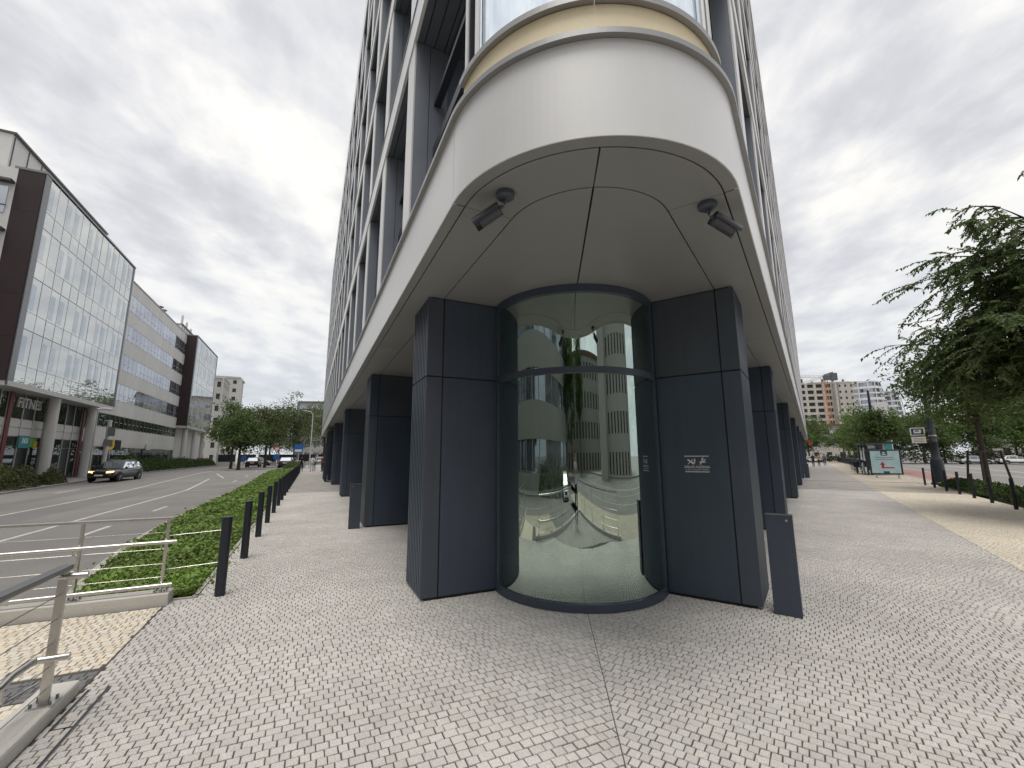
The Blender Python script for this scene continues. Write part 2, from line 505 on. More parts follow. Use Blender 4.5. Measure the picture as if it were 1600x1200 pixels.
def road_z(s, n):
    t = min(1, max(0, (s - 22) / 32.0)); t = t * t * (3 - 2 * t)
    c = (n - 5) / 11.0
    return -0.30 - 0.20 * c + t * (0.42 + 0.05 * c)
KERB = [(-34, 3.4), (-6, 3.4), (1.2, 3.6), (3.4, 4.15), (5, 4.40), (7.5, 4.68), (11, 4.85), (17, 4.95), (30, 5.0), (40, 5.1), (47, 5.0), (50, 4.4), (52, 3.2), (52.6, 2.5), (54, 2.45), (150, 2.45)]
def kerb_n(s):
    for (a, b), (c, d) in zip(KERB, KERB[1:]):
        if a <= s <= c:
            return b + (d - b) * (s - a) / (c - a)
    return KERB[-1][1]
ss = [-34, -20, -10, -6, -2, 1.2] + [1.2 + 0.9 * i for i in range(1, 60)] + [56, 60, 66, 74, 84, 100, 125, 150]
FARK = 17.0
mb = MB()
for a, b in zip(ss, ss[1:]):
    for j in range(6):
        q = []
        for (s_, jj) in ((a, j), (b, j), (b, j + 1), (a, j + 1)):
            n_ = kerb_n(s_) + (FARK - kerb_n(s_)) * jj / 6
            q.append(LF.p(s_, n_, road_z(s_, n_)))
        mb.face(q)
road = mb.build('road', 'asphalt', kind='structure', smooth=True)
def marking(pts, w, fr, name='lane_marking', lift=0.006, zf=road_z, m_='paint_white', parent=road):
    mb = MB()
    for (a, b), (c, d) in zip(pts, pts[1:]):
        k = max(1, int(abs(c - a) / 3))
        for i in range(k):
            s0, n0 = a + (c - a) * i / k, b + (d - b) * i / k
            s1, n1 = a + (c - a) * (i + 1) / k, b + (d - b) * (i + 1) / k
            ds, dn = s1 - s0, n1 - n0; l = math.hypot(ds, dn); ox, oy = -dn / l * w / 2, ds / l * w / 2
            mb.face([fr.p(s0 + ox, n0 + oy, zf(s0, n0) + lift), fr.p(s1 + ox, n1 + oy, zf(s1, n1) + lift),
                     fr.p(s1 - ox, n1 - oy, zf(s1, n1) + lift), fr.p(s0 - ox, n0 - oy, zf(s0, n0) + lift)])
    return mb.build(name, m_, parent)
marking([(-5, 11.0), (17, 11.0), (30, 11.1), (38, 11.2), (60, 11.3), (90, 11.4)], 0.13, LF)
marking([(-5, 7.75), (10, 7.75), (21, 7.75), (27, 7.75), (38, 8.6)], 0.13, LF)
marking([(38, 7.6), (46, 9.4)], 0.13, LF)
marking([(26, 7.6), (27.2, 5.4)], 0.12, LF)
for s0 in (4.2, 9.6, 15.0, 33.0, 39.5, 47):
    marking([(s0, 6.25), (s0 + 1.7, 6.25)], 0.13, LF)
for s0 in (13, 21, 29):
    marking([(s0, 14.4), (s0 + 3.0, 14.4)], 0.12, LF)
marking([(-3, 8.0), (0, 7.1), (6, 6.6)], 0.22, LF, m_='paint_white')
marking([(6.0, 9.6), (30, 9.5)], 2.4, LF, name='asphalt_repair', lift=0.003, m_='asphalt_patch')
marking([(20, 13.2), (34, 13.0)], 1.2, LF, name='asphalt_repair', lift=0.003, m_='asphalt_patch')

# kerb stones along the ivy bed, one metre each
kerbo = empty('kerb', LF.p(1.2, 3.6, -0.3)); kerbo['kind'] = 'structure'
s_ = 1.25
while s_ < 54:
    e_ = min(s_ + 1.0, 54) - 0.012
    n0, n1 = kerb_n(s_), kerb_n(e_)
    mb = MB()
    z0, z1 = road_z(s_, n0), road_z(e_, n1)
    pts = [LF.p(s_, n0 + 0.0, z0 - 0.2), LF.p(e_, n1 + 0.0, z1 - 0.2), LF.p(e_, n1 - 0.14, z1 - 0.2), LF.p(s_, n0 - 0.14, z0 - 0.2),
           LF.p(s_, n0 - 0.012, z0 + 0.10), LF.p(e_, n1 - 0.012, z1 + 0.10), LF.p(e_, n1 - 0.14, z1 + 0.105), LF.p(s_, n0 - 0.14, z0 + 0.105)]
    mb.hexa(pts); mb.build('kerb_stone', 'kerb', kerbo)
    s_ += 1.0
# far pavement in front of the glazed office block
mb = MB()
for a, b in zip(ss, ss[1:]):
    mb.hexa([LF.p(a, 17.0, road_z(a, 17) - 0.3), LF.p(b, 17.0, road_z(b, 17) - 0.3), LF.p(b, 27, road_z(b, 17) - 0.3), LF.p(a, 27, road_z(a, 17) - 0.3),
             LF.p(a, 17.0, road_z(a, 17) + 0.11), LF.p(b, 17.0, road_z(b, 17) + 0.11), LF.p(b, 27, road_z(b, 17) + 0.13), LF.p(a, 27, road_z(a, 17) + 0.13)])
mb.build('far_pavement', 'pave_far', kind='structure')

# right-hand street
RZ = -0.12
def rz_(s, n): return RZ
mb = MB(); mb.face([RF.p(-40, 6.45, RZ), RF.p(260, 6.45, RZ), RF.p(260, 27, RZ), RF.p(-40, 27, RZ)])
road2 = mb.build('avenue', 'asphalt', kind='structure')
mb = MB(); mb.face([RF.p(8, 6.5, RZ + 0.004), RF.p(150, 6.5, RZ + 0.004), RF.p(150, 9.7, RZ + 0.004), RF.p(8, 9.7, RZ + 0.004)])
mb.build('bus_lane', 'red_lane', kind='structure')
marking([(-20, 9.8), (150, 9.8)], 0.16, RF, zf=rz_, lift=0.010, parent=road2)
marking([(-20, 13.2), (150, 13.2)], 0.14, RF, zf=rz_, lift=0.006, parent=road2)
marking([(-20, 16.4), (150, 16.4)], 0.22, RF, zf=rz_, lift=0.006, parent=road2)
marking([(-20, 16.9), (150, 16.9)], 0.14, RF, zf=rz_, lift=0.006, parent=road2)
for i in range(14):
    marking([(-10 + i * 9, 20.2), (-7 + i * 9, 20.2)], 0.14, RF, zf=rz_, lift=0.006, parent=road2)
marking([(-20, 23.6), (150, 23.6)], 0.14, RF, zf=rz_, lift=0.006, parent=road2)
mb = MB(); RF.box(mb, -40, 260, 27, 60, -0.6, 0.02)
mb.build('opposite_pavement', 'pave_far', kind='structure')
k2 = empty('avenue_kerb', RF.p(5, 6.4, 0)); k2['kind'] = 'structure'
ks = MB(); RF.box(ks, 0, 0.988, 0, 0.15, -0.4, 0.012, rel=True)
kme = ks.mesh('kerb_stone', 'kerb')
for i in range(70):
    link('kerb_stone', kme, k2, RF.p(8 + i, 6.32, 0))
mb = MB(); RF.box(mb, 78, 200, 6.32, 6.47, -0.4, 0.012); mb.build('kerb_run', 'kerb', k2)
# lower street level behind the prow of the platform
mb = MB(); mb.face([(-70, -70, -0.62), (70, -70, -0.62), (70, 4, -0.62), (-70, 4, -0.62)])
rear = mb.build('rear_street', 'asphalt', kind='structure')

# ------------------------------------------------------------------ paving: setts laid one by one
DRUM = Vector((0.836, 5.786, 0)); DR = 1.069
def clip(poly, a, b):
    """keep the part of poly where a.p + b >= 0"""
    out = []
    for i in range(len(poly)):
        p, q = poly[i], poly[(i + 1) % len(poly)]
        dp, dq = a[0] * p[0] + a[1] * p[1] + b, a[0] * q[0] + a[1] * q[1] + b
        if dp >= 0: out.append(p)
        if (dp >= 0) != (dq >= 0):
            t = dp / (dp - dq); out.append((p[0] + (q[0] - p[0]) * t, p[1] + (q[1] - p[1]) * t))
    return out
ROW, GAP, HEAD = 0.0675, 0.0086, 0.0068
def lay(fr, s0, s1, nfun, seed, keep, planes=()):
    """courses across the facade line; nfun(s) -> (n0, n1); returns world polygons"""
    r = random.Random(seed); res = []
    k = int((s1 - s0) / ROW); prev = set()
    for i in range(k):
        s = s0 + i * ROW
        n0, n1 = nfun(s + ROW / 2)
        x = n0 - r.random() * 0.08; now = set()
        while x < n1:
            for _ in range(5):                    # break the joints of the course below
                L = r.choice((0.055, 0.069, 0.069, 0.085))
                q_ = round((x + L) / 0.012)
                if not (prev & {q_, q_ - 1, q_ + 1}): break
            now.add(round((x + L) / 0.012))
            a, b = max(x, n0), min(x + L, n1)
            if b - a > 0.02:
                g = GAP / 2; h = HEAD / 2; j = lambda: r.uniform(-0.0016, 0.0016)
                c = fr.p(s + ROW / 2, (a + b) / 2)
                if keep(c):
                    poly = [fr.p(s + g + j(), a + h + j()).xy, fr.p(s + ROW - g + j(), a + h + j()).xy, fr.p(s + ROW - g + j(), b - h + j()).xy, fr.p(s + g + j(), b - h + j()).xy]
                    poly = [tuple(q) for q in poly]
                    for pa, pb in planes:
                        poly = clip(poly, pa, pb)
                        if len(poly) < 3: break
                    if len(poly) >= 3:
                        res.append((poly, c, r.random(), r.uniform(-0.0022, 0.0016), len(poly) == 4))
            x += L
        prev = now
    return res
def sett_geo(poly, z, V, Fc, ch=0.0030, dep=0.02):
    n = len(poly); i0 = len(V)
    cx = sum(p[0] for p in poly) / n; cy = sum(p[1] for p in poly) / n
    V += [(p[0], p[1], z - dep) for p in poly]
    V += [(p[0], p[1], z - ch) for p in poly]
    for p in poly:
        dx, dy = p[0] - cx, p[1] - cy; l = math.hypot(dx, dy) or 1
        k = max(0.3, 1 - 1.4 * ch / l)
        V.append((cx + dx * k, cy + dy * k, z))
    # orientation
    ar = sum(poly[i][0] * poly[(i + 1) % n][1] - poly[(i + 1) % n][0] * poly[i][1] for i in range(n))
    o = 1 if ar > 0 else -1
    fs = [tuple(range(i0 + 2 * n, i0 + 3 * n))[::o]]
    for i in range(n):
        j = (i + 1) % n
        fs.append((i0 + n + i, i0 + n + j, i0 + 2 * n + j, i0 + 2 * n + i)[::o])
        fs.append((i0 + i, i0 + j, i0 + n + j, i0 + n + i)[::o])
    Fc += fs
    return len(fs)
def pave(setts, m_, root, nkeep=300, name='sett'):
    setts = sorted(setts, key=lambda q: (q[1] - Vector((0.25, 0.35, 0))).length)
    vis = [q for q in setts]
    near = []
    for q in vis:
        if len(near) < nkeep and q[4] and q[1].y > 1.9:
            near.append(q)
    ids = {id(q) for q in near}
    for q in near:
        V, Fc = [], []
        ctr = q[1]
        sett_geo([(p[0] - ctr.x, p[1] - ctr.y) for p in q[0]], q[3], V, Fc)
        me = bpy.data.meshes.new(name); me.from_pydata(V, [], Fc); me.materials.append(MATS[m_])
        link(name, me, root, (ctr.x, ctr.y, 0))
    V, Fc, T = [], [], []
    for q in setts:
        if id(q) in ids: continue
        k = sett_geo(q[0], q[3], V, Fc); T += [q[2]] * k
    me = bpy.data.meshes.new('sett_field'); me.from_pydata(V, [], Fc); me.materials.append(MATS[m_])
    at = me.attributes.new('tint', 'FLOAT', 'FACE'); at.data.foreach_set('value', T)
    link('sett_field', me, root, kind='stuff')
side = Vector((BIS.y, -BIS.x, 0))           # to the right of the mitre line
cL = -side.dot(APEX); 
def in_view(c):
    return c.y > 1.6 and abs(c.x) < 1.32 * (c.y + 0.55) + 0.3 and (c.xy - DRUM.xy).length > DR - 0.1
SL1, SR1 = 17.0, 19.5
def nl(s): return (-1.6 if s > 0.4 else -7, 2.55 if s < 1.31 else 2.30)
def nr(s): return (-1.6 if s > 0.4 else -7, 2.82)
g1 = lay(LF, -4.4, SL1, nl, 3, in_view, [((-side.x, -side.y), -cL - 0.003)])
g2 = lay(RF, -4.6, SR1, nr, 4, in_view, [((side.x, side.y), cL - 0.003)])
Z0 = -0.0075
def sheet(name, pts, z, m_, parent=None, kind='structure'):
    mb = MB(); mb.face([(p[0], p[1], z) for p in pts]); return mb.build(name, m_, parent, kind=None if parent else kind)
V0 = APEX - BIS * ((2.56 - 0.31) / math.sin(HALF))
pav = sheet('pavement', [LF.p(SL1, 2.3), LF.p(1.31, 2.3), LF.p(1.31, 2.55), V0, RF.p(-4.0, 2.58), RF.p(-1.0, 2.82), RF.p(SR1, 2.82), RF.p(SR1, -2.4), (1.5, 9.0), LF.p(SL1, -2.4)], Z0, 'joint')
pave(g1 + g2, 'sett_grey', pav, 300)
sheet('rear_paving', [LF.p(-1.9, 2.55), V0, RF.p(-2.6, 2.6), RF.p(-3.1, 1.6), (0.4, 1.55), LF.p(-2.6, 1.6)], -0.003, 'sett_far_left', pav)
sheet('left_pavement', [LF.p(SL1, 2.3), LF.p(SL1, -2.4), LF.p(64, -2.4), LF.p(64, 2.3)], -0.004, 'sett_far_left')
sheet('right_pavement', [RF.p(SR1, 2.82), RF.p(240, 2.82), RF.p(240, -2.4), RF.p(SR1, -2.4)], -0.004, 'sett_far_right')
# cream setts: the landing by the railings, and the strip along the avenue
def nb(s): return (2.56, 5.2)
landing = sheet('landing', [LF.p(1.12, 2.55), LF.p(1.12, 6.0), LF.p(-3.5, 6.0), LF.p(-3.5, 2.55)], Z0, 'joint')
b1 = lay(LF, -0.41, 1.12, nb, 5, in_view)
b2 = lay(LF, -1.9, -0.80, lambda s: (2.76, 5.2), 6, in_view)
pave(b1 + b2, 'sett_beige', landing, 300)
V_, F_, T_ = [], [], []
band = lay(LF, -0.80, -0.41, nb, 8, in_view)
for q in band:
    V, Fc = [], []
    ctr = q[1]; sett_geo([(p[0] - ctr.x, p[1] - ctr.y) for p in q[0]], q[3], V, Fc)
    me = bpy.data.meshes.new('dark_sett'); me.from_pydata(V, [], Fc); me.materials.append(MATS['sett_dark'])
    link('dark_sett', me, landing, (ctr.x, ctr.y, 0))
strip = sheet('cream_strip', [RF.p(1.0, 2.82), RF.p(SR1, 2.82), RF.p(SR1, 5.62), RF.p(1.0, 5.62)], Z0, 'joint')
b3 = lay(RF, 1.0, SR1, lambda s: (2.82, 5.62), 9, in_view)
pave(b3, 'sett_beige', strip, 300)
sheet('cream_walk', [RF.p(SR1, 2.82), RF.p(240, 2.82), RF.p(240, 6.32), RF.p(SR1, 6.32)], -0.004, 'sett_far_beige')
sheet('cream_side', [RF.p(-14, 2.83), RF.p(0.98, 2.83), RF.p(8.0, 5.62), RF.p(8.0, 6.3), RF.p(-14, 6.3)], -0.003, 'sett_far_beige', strip)
sheet('side_paving', [(3.25, 1.6), (4.62, 2.73), RF.p(-1.0, 2.82), RF.p(-4.0, 2.58), RF.p(-3.1, 1.6)], -0.002, 'sett_far_right', pav)
sheet('side_paving', [LF.p(1.12, 5.1), LF.p(1.12, 6.0), LF.p(-3.5, 6.0), LF.p(-3.5, 2.76), LF.p(-1.9, 2.76), LF.p(-1.9, 3.5)], -0.003, 'sett_far_beige', landing)
# darker drain line across the cream strip
mb = MB(); RF.box(mb, 27.9, 28.12, -0.2, 6.3, -0.01, 0.002); mb.build('channel', 'sett_dark', strip)
# cut line of the mitre
mb = MB(); w = 0.0028
p0, p1 = APEX - BIS * 4.0, DRUM - BIS * (DR + 0.03)
mb.hexa([(p0 - side * w).xy.to_3d() + Vector((0, 0, -0.01)), (p0 + side * w).xy.to_3d() + Vector((0, 0, -0.01)), (p1 + side * w).xy.to_3d() + Vector((0, 0, -0.01)), (p1 - side * w).xy.to_3d() + Vector((0, 0, -0.01)),
         (p0 - side * w).xy.to_3d() + Vector((0, 0, -0.003)), (p0 + side * w).xy.to_3d() + Vector((0, 0, -0.003)), (p1 + side * w).xy.to_3d() + Vector((0, 0, -0.003)), (p1 - side * w).xy.to_3d() + Vector((0, 0, -0.003))])
mb.build('mitre_joint', 'joint', pav)

# ------------------------------------------------------------------ the corner office building
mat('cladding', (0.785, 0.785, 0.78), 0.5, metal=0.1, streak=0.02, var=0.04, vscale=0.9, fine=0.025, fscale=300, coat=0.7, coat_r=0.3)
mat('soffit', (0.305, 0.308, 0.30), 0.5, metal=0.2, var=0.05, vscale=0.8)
mat('coping', (0.34, 0.34, 0.34), 0.4, metal=0.6, var=0.06, vscale=3)
mat('reveal', (0.27, 0.295, 0.34), 0.45, metal=0.25, var=0.07, vscale=1.2)
mat('reveal_dark', (0.11, 0.125, 0.15), 0.5, var=0.06, vscale=1.5)
mat('frame_dark', (0.026, 0.030, 0.038), 0.4)
mat('gold_band', (0.97, 0.84, 0.57), 0.5, var=0.06, vscale=5, fine=0.04, fscale=120)
mat('curtain', (0.50, 0.57, 0.66), 0.9, var=0.1, vscale=2)
mat('inside_floor', (0.74, 0.75, 0.71), 0.45, var=0.06, vscale=3, fine=0.05, fscale=120)
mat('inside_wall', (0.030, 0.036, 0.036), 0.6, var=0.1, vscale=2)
mat('white_print', (0.70, 0.71, 0.72), 0.6)
mat('black', (0.008, 0.008, 0.009), 0.6)
glass('drum_glass', 0.60, (0.74, 0.88, 0.80), trans_c=(0.72, 1.0, 0.82), fres=0.8)
glass('window_glass', 0.34, (0.80, 0.86, 0.95), body_c=(0.03, 0.036, 0.046), fres=0.7)
glass('corner_glass', 0.30, (0.88, 0.95, 1.0), trans_c=(0.80, 0.88, 0.93), fres=0.6)
SOF = 3.58
bld = empty('office_building', DRUM, 'dark office building with rounded light grey corner overhanging a curved glass bay', 'building')

def offp(fr, s, d):                        # point on the facade edge, d metres inside it
    return fr.p(s, 0.32 - d)
LEN_L, LEN_R = 42.0, 64.0
# soffit panels
G = 0.006
backing = MB()
backing.prism([(p[0], p[1]) for p in ([offp(LF, LEN_L, 0.03)] + arc_pts(ER - 0.03) + [offp(RF, LEN_R, 0.03), RF.p(LEN_R, -2.3), (2.0, 9.2), LF.p(LEN_L, -2.3)])], SOF + 0.035, SOF + 0.06)
backing.build('soffit_backing', 'black', bld)
def joints(st, ln, step=4.9):
    a = [st]
    while a[-1] + step < ln: a.append(a[-1] + step)
    return a + [ln]
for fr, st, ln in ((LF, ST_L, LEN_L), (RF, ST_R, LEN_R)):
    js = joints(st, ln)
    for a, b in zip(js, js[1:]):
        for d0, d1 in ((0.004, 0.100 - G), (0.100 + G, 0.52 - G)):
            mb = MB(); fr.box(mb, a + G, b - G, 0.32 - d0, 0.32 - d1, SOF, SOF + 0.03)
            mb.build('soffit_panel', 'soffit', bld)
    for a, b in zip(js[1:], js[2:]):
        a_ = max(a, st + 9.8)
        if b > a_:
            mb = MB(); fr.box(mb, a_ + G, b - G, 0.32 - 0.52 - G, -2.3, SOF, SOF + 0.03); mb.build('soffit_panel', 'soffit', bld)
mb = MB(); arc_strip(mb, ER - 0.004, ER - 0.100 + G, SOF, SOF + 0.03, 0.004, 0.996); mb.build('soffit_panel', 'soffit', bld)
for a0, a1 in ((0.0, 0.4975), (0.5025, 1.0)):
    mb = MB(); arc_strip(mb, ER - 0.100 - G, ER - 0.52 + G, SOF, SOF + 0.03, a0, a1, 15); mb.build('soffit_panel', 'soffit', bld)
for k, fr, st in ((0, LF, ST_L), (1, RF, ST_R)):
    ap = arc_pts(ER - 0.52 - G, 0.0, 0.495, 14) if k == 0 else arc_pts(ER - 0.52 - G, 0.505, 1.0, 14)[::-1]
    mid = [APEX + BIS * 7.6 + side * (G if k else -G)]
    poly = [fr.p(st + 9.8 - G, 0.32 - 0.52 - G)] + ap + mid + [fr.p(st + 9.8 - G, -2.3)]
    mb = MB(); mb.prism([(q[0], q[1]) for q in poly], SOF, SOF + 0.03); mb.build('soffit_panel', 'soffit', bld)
# fascia and coping
FT = 4.30
for fr, st, ln in ((LF, ST_L, LEN_L), (RF, ST_R, LEN_R)):
    js = joints(st, ln)
    for a, b in zip(js, js[1:]):
        mb = MB(); fr.box(mb, a + 0.003, b - 0.003, 0.29, 0.32, SOF + 0.001, FT); fr.box(mb, a + 0.003, b - 0.003, 0.321, 0.3235, SOF + 0.001, SOF + 0.035)
        mb.build('fascia_panel', 'cladding', bld)
        mb = MB(); fr.box(mb, a + 0.002, b - 0.002, -0.10, 0.360, FT + 0.002, FT + 0.045); mb.build('coping', 'coping', bld)
mb = MB(); arc_strip(mb, ER, ER - 0.03, SOF + 0.001, FT, 0.002, 0.998, 49); arc_strip(mb, ER + 0.0035, ER + 0.001, SOF + 0.001, SOF + 0.035, 0.002, 0.998, 49)
mb.build('fascia_panel', 'cladding', bld, smooth=True)
mb = MB(); arc_strip(mb, ER + 0.04, ER - 0.40, FT + 0.002, FT + 0.045, 0.0, 1.0, 49); mb.build('coping', 'coping', bld, smooth=True)
# curved corner bay, first floor: cream band, sill, glass, curtain, posts
mb = MB(); arc_strip(mb, ER - 0.075, ER - 0.12, FT + 0.045, 4.66, 0.0, 1.0, 49); mb.build('cream_band', 'gold_band', bld, smooth=True)
for a0, a1 in ((0.0, 0.4985), (0.5015, 1.0)):
    mb = MB(); arc_strip(mb, ER - 0.035, ER - 0.16, 4.665, 4.715, a0, a1, 25); mb.build('window_sill', 'coping', bld, smooth=True)
mb = MB(); arc_strip(mb, ER - 0.13, ER - 0.145, 4.72, 7.05, 0.04, 0.96, 49); mb.build('curved_pane', 'corner_glass', bld, smooth=True)
mb = MB()
cp = arc_pts(ER - 0.34, 0.05, 0.95, 90)
for i in range(89):
    k0, k1 = 0.03 * math.sin(i * 1.1), 0.03 * math.sin((i + 1) * 1.1)
    p_, q_ = cp[i] + (cp[i] - ARC_O).normalized() * k0, cp[i + 1] + (cp[i + 1] - ARC_O).normalized() * k1
    mb.face([(*p_.xy, 4.6), (*q_.xy, 4.6), (*q_.xy, 7.0), (*p_.xy, 7.0)])
mb.build('curtain', 'curtain', bld, smooth=True)
for a, m_, r_ in ((0.0, 'cladding', 0.018), (0.085, 'cladding', 0.022), (0.93, 'cladding', 0.016), (1.0, 'cladding', 0.018)):
    q = arc_pts(ER - 0.10, a, a + 0.001, 2)[0]
    mb = MB(); mb.tube((q.x, q.y, FT + 0.045), (q.x, q.y, 7.1), r_, 8); mb.build('window_post', m_, bld)
# upper storeys of the rounded corner
for f in range(5):
    zb = 7.1 + 3.24 * f
    mb = MB(); arc_strip(mb, ER, ER - 0.25, zb, zb + 0.46, 0, 1, 25); mb.build('corner_band', 'cladding', bld, smooth=True)
    if f < 4:
        mb = MB(); arc_strip(mb, ER - 0.13, ER - 0.145, zb + 0.46, zb + 3.24, 0, 1, 25); mb.build('curved_pane', 'window_glass', bld, smooth=True)

# facade grid
PITCH_ = 2.45
def facade(fr, s_first, ln, st):
    nfin = int((ln - s_first) / PITCH_) + 1
    fin = {}
    for f, (z0, z1) in enumerate([(4.345, 7.10)] + [(7.56 + 3.24 * i, 10.34 + 3.24 * i) for i in range(4)]):
        h = z1 - z0
        key = round(h, 3)
        if key not in fin:
            mb = MB()
            fr.box(mb, 0.0, 0.42, 0.285, 0.305, 0, h, 0, rel=True)              # light front strip
            fr.box(mb, 0.004, 0.416, 0.10, 0.284, 0, h, 1, rel=True)            # reveal panels with a seam
            fr.box(mb, 0.004, 0.416, -0.22, 0.092, 0, h, 1, rel=True)
            fr.box(mb, 0.02, 0.40, 0.092, 0.10, 0, h, 2, rel=True)
            fin[key] = mb.mesh('fin', ['cladding', 'reveal', 'black'])
            mb = MB(); fr.box(mb, 0.42, PITCH_, -0.17, -0.15, 0, h, rel=True)
            fin[('w', key)] = mb.mesh('window_pane', 'window_glass')
        for i in range(nfin):
            s = s_first + i * PITCH_
            link('fin', fin[key], bld, fr.p(s, 0, z0))
            if i < nfin - 1:
                link('window_pane', fin[('w', key)], bld, fr.p(s, 0, z0))
        # transoms and sill rail of the windows
        for zz, t in ((z0 + 1.10, 0.13), (z0 + 1.86, 0.07)):
            mb = MB(); fr.box(mb, st + 0.15, ln, -0.06, 0.03, zz, zz + t); mb.build('transom', 'frame_dark', bld)
        for i in range(nfin):
            if i < 6:
                mb = MB(); s = s_first + i * PITCH_ + 1.45
                if s < ln: fr.box(mb, s, s + 0.06, -0.149, -0.09, z0, z1); mb.build('mullion', 'frame_dark', bld)
    # first bay between the rounded corner and the first fin
    mb = MB(); fr.box(mb, st, s_first, -0.17, -0.15, 4.345, 7.10); mb.build('window_pane', 'window_glass', bld)
    mb = MB(); fr.box(mb, st - 0.02, st + 0.05, -0.15, 0.20, 4.345, 7.10); mb.build('mullion', 'frame_dark', bld)
    # floor beams: light front, slatted dark underside
    for f in range(5):
        zb = 7.10 + 3.24 * f
        if f == 4: zb = 20.06; 
        js = joints(st, ln, 7.35)
        for a, b in zip(js, js[1:]):
            mb = MB(); fr.box(mb, a + 0.004, b - 0.004, 0.28, 0.322, zb, zb + (0.46 if f < 4 else 1.4)); mb.build('beam_front', 'cladding', bld)
        for (n0, n1) in ((0.278, 0.19), (0.178, 0.05), (0.038, -0.09), (-0.102, -0.2)):
            mb = MB(); fr.box(mb, st, ln, n1, n0, zb + 0.012, zb + 0.05); mb.build('soffit_slat', 'reveal_dark', bld)
        mb = MB(); fr.box(mb, st, ln, -0.22, 0.277, zb + 0.07, zb + 0.42); mb.build('beam_core', 'black', bld)
        if f < 4:
            mb = MB(); fr.box(mb, st, ln, -0.14, 0.335, zb + 0.463, zb + 0.485); mb.build('sill_flashing', 'coping', bld)
facade(LF, -0.09, LEN_L, ST_L)
facade(RF, -0.55, LEN_R, ST_R)
# body behind the windows, roof
mb = MB()
mb.prism([(q[0], q[1]) for q in [LF.p(LEN_L, -0.25), LF.p(ST_L + 0.3, -0.25), ARC_O - BIS * 0.3, RF.p(ST_R + 0.3, -0.25), RF.p(LEN_R, -0.25)]], 7.2, 21.3)
mb.build('core', 'reveal_dark', bld)
mb = MB()
mb.prism([(q[0], q[1]) for q in [LF.p(LEN_L, -0.6), LF.p(ST_L + 1.6, -0.9), ARC_O + BIS * 0.7, RF.p(ST_R + 1.6, -0.9), RF.p(LEN_R, -0.6)]], 3.66, 7.15)
mb.build('room', 'inside_wall', bld)
mb = MB()
LF.box(mb, LEN_L - 0.4, LEN_L + 0.02, -1.2, 0.318, SOF, 21.4); mb.build('end_wall', 'reveal', bld)
mb = MB(); RF.box(mb, LEN_R - 0.4, LEN_R + 0.02, -1.2, 0.318, SOF, 21.4); mb.build('end_wall', 'reveal', bld)

# ground-floor piers
def fluted(mb, fr, s0, s1, n, z0, z1):
    k = 9; w = (s1 - s0) / k
    for i in range(k):
        fr.box(mb, s0 + i * w + 0.019, s0 + (i + 1) * w - 0.019, n - 0.05, n, z0, z1)
    fr.box(mb, s0, s1, n - 0.06, n - 0.038, z0, z1, 1)
def pier(fr, s0, depth=1.5, width=0.80, first=False, detail=True):
    c = MB(); fr.box(c, s0 + 0.012, s0 + width - 0.012, -depth + 0.01, -0.055, 0.0, SOF + 0.02)
    core = c.build('pier', 'black', bld)
    J = 2.565
    for z0, z1 in ((0.032, J - 0.009), (J + 0.009, SOF - 0.016)):
        for n0, n1 in ((-0.0, -0.192), (-0.208, -depth)):
            mb = MB(); fr.box(mb, s0, s0 + 0.02, n1, n0, z0, z1)
            mb.build('panel', 'navy', core)
        mb = MB(); fluted(mb, fr, s0 + 0.021, s0 + width, 0.0, z0, z1); mb.build('fluted_panel', ['navy', 'black'], core)
        if not first:
            mb = MB(); fr.box(mb, s0 + width - 0.012, s0 + width + 0.006, -depth, -0.06, z0, z1); mb.build('panel', 'navy', core)
    return core
pier1L = pier(LF, 0.0, depth=0.93, first=True)
pier1R = pier(RF, 0.0, depth=0.955, first=True)
for k in range(1, 6):
    s = 5.60 + 8.4 * (k - 1)
    if s < LEN_L: pier(LF, s)
for k in range(1, 9):
    s = 5.60 + 8.4 * (k - 1)
    if s < LEN_R: pier(RF, s)
# recessed ground-floor glazing behind the colonnade
for fr, ln in ((LF, LEN_L), (RF, LEN_R)):
    mb = MB(); fr.box(mb, 0.82, ln, -2.45, -2.40, 0.0, SOF + 0.02); mb.build('recessed_wall', 'inside_wall', bld)
    pm = MB(); fr.box(pm, 0.05, 1.95, -2.399, -2.38, 0.12, 3.3, rel=True); pme = pm.mesh('shopfront_pane', 'window_glass')
    fm = MB(); fr.box(fm, 1.95, 2.05, -2.399, -2.33, 0.0, SOF, rel=True); fme = fm.mesh('shopfront_post', 'frame_dark')
    for i in range(int((ln - 2) / 2)):
        link('shopfront_pane', pme, bld, fr.p(1 + 2 * i, 0)); link('shopfront_post', fme, bld, fr.p(1 + 2 * i, 0))
# glazed entrance box in the left colonnade
ent = empty('entrance_lobby', LF.p(27, -0.3), parent=bld)
mb = MB(); LF.box(mb, 25.6, 25.7, -2.3, 0.28, 0, 2.9); LF.box(mb, 25.6, 30.0, 0.22, 0.28, 2.55, 2.9); LF.box(mb, 27.6, 27.7, 0.2, 0.28, 0, 2.9); LF.box(mb, 29.9, 30.0, 0.2, 0.28, 0, 2.9)
LF.box(mb, 25.6, 30.0, -2.3, 0.28, 2.9, 3.3)
mb.build('lobby_frame', 'frame_dark', ent)
for a, b in ((25.7, 27.6), (27.7, 29.9)):
    mb = MB(); LF.box(mb, a, b, 0.23, 0.25, 0.03, 2.55); mb.build('lobby_pane', 'window_glass', ent)
mb = MB(); LF.box(mb, 25.585, 25.599, -1.6, 0.15, 0.05, 2.5); mb.build('lobby_pane', 'window_glass', ent)
mb = MB(); LF.box(mb, 25.57, 25.583, -0.45, -0.15, 1.55, 1.95); mb.build('door_notice', 'white_print', ent)

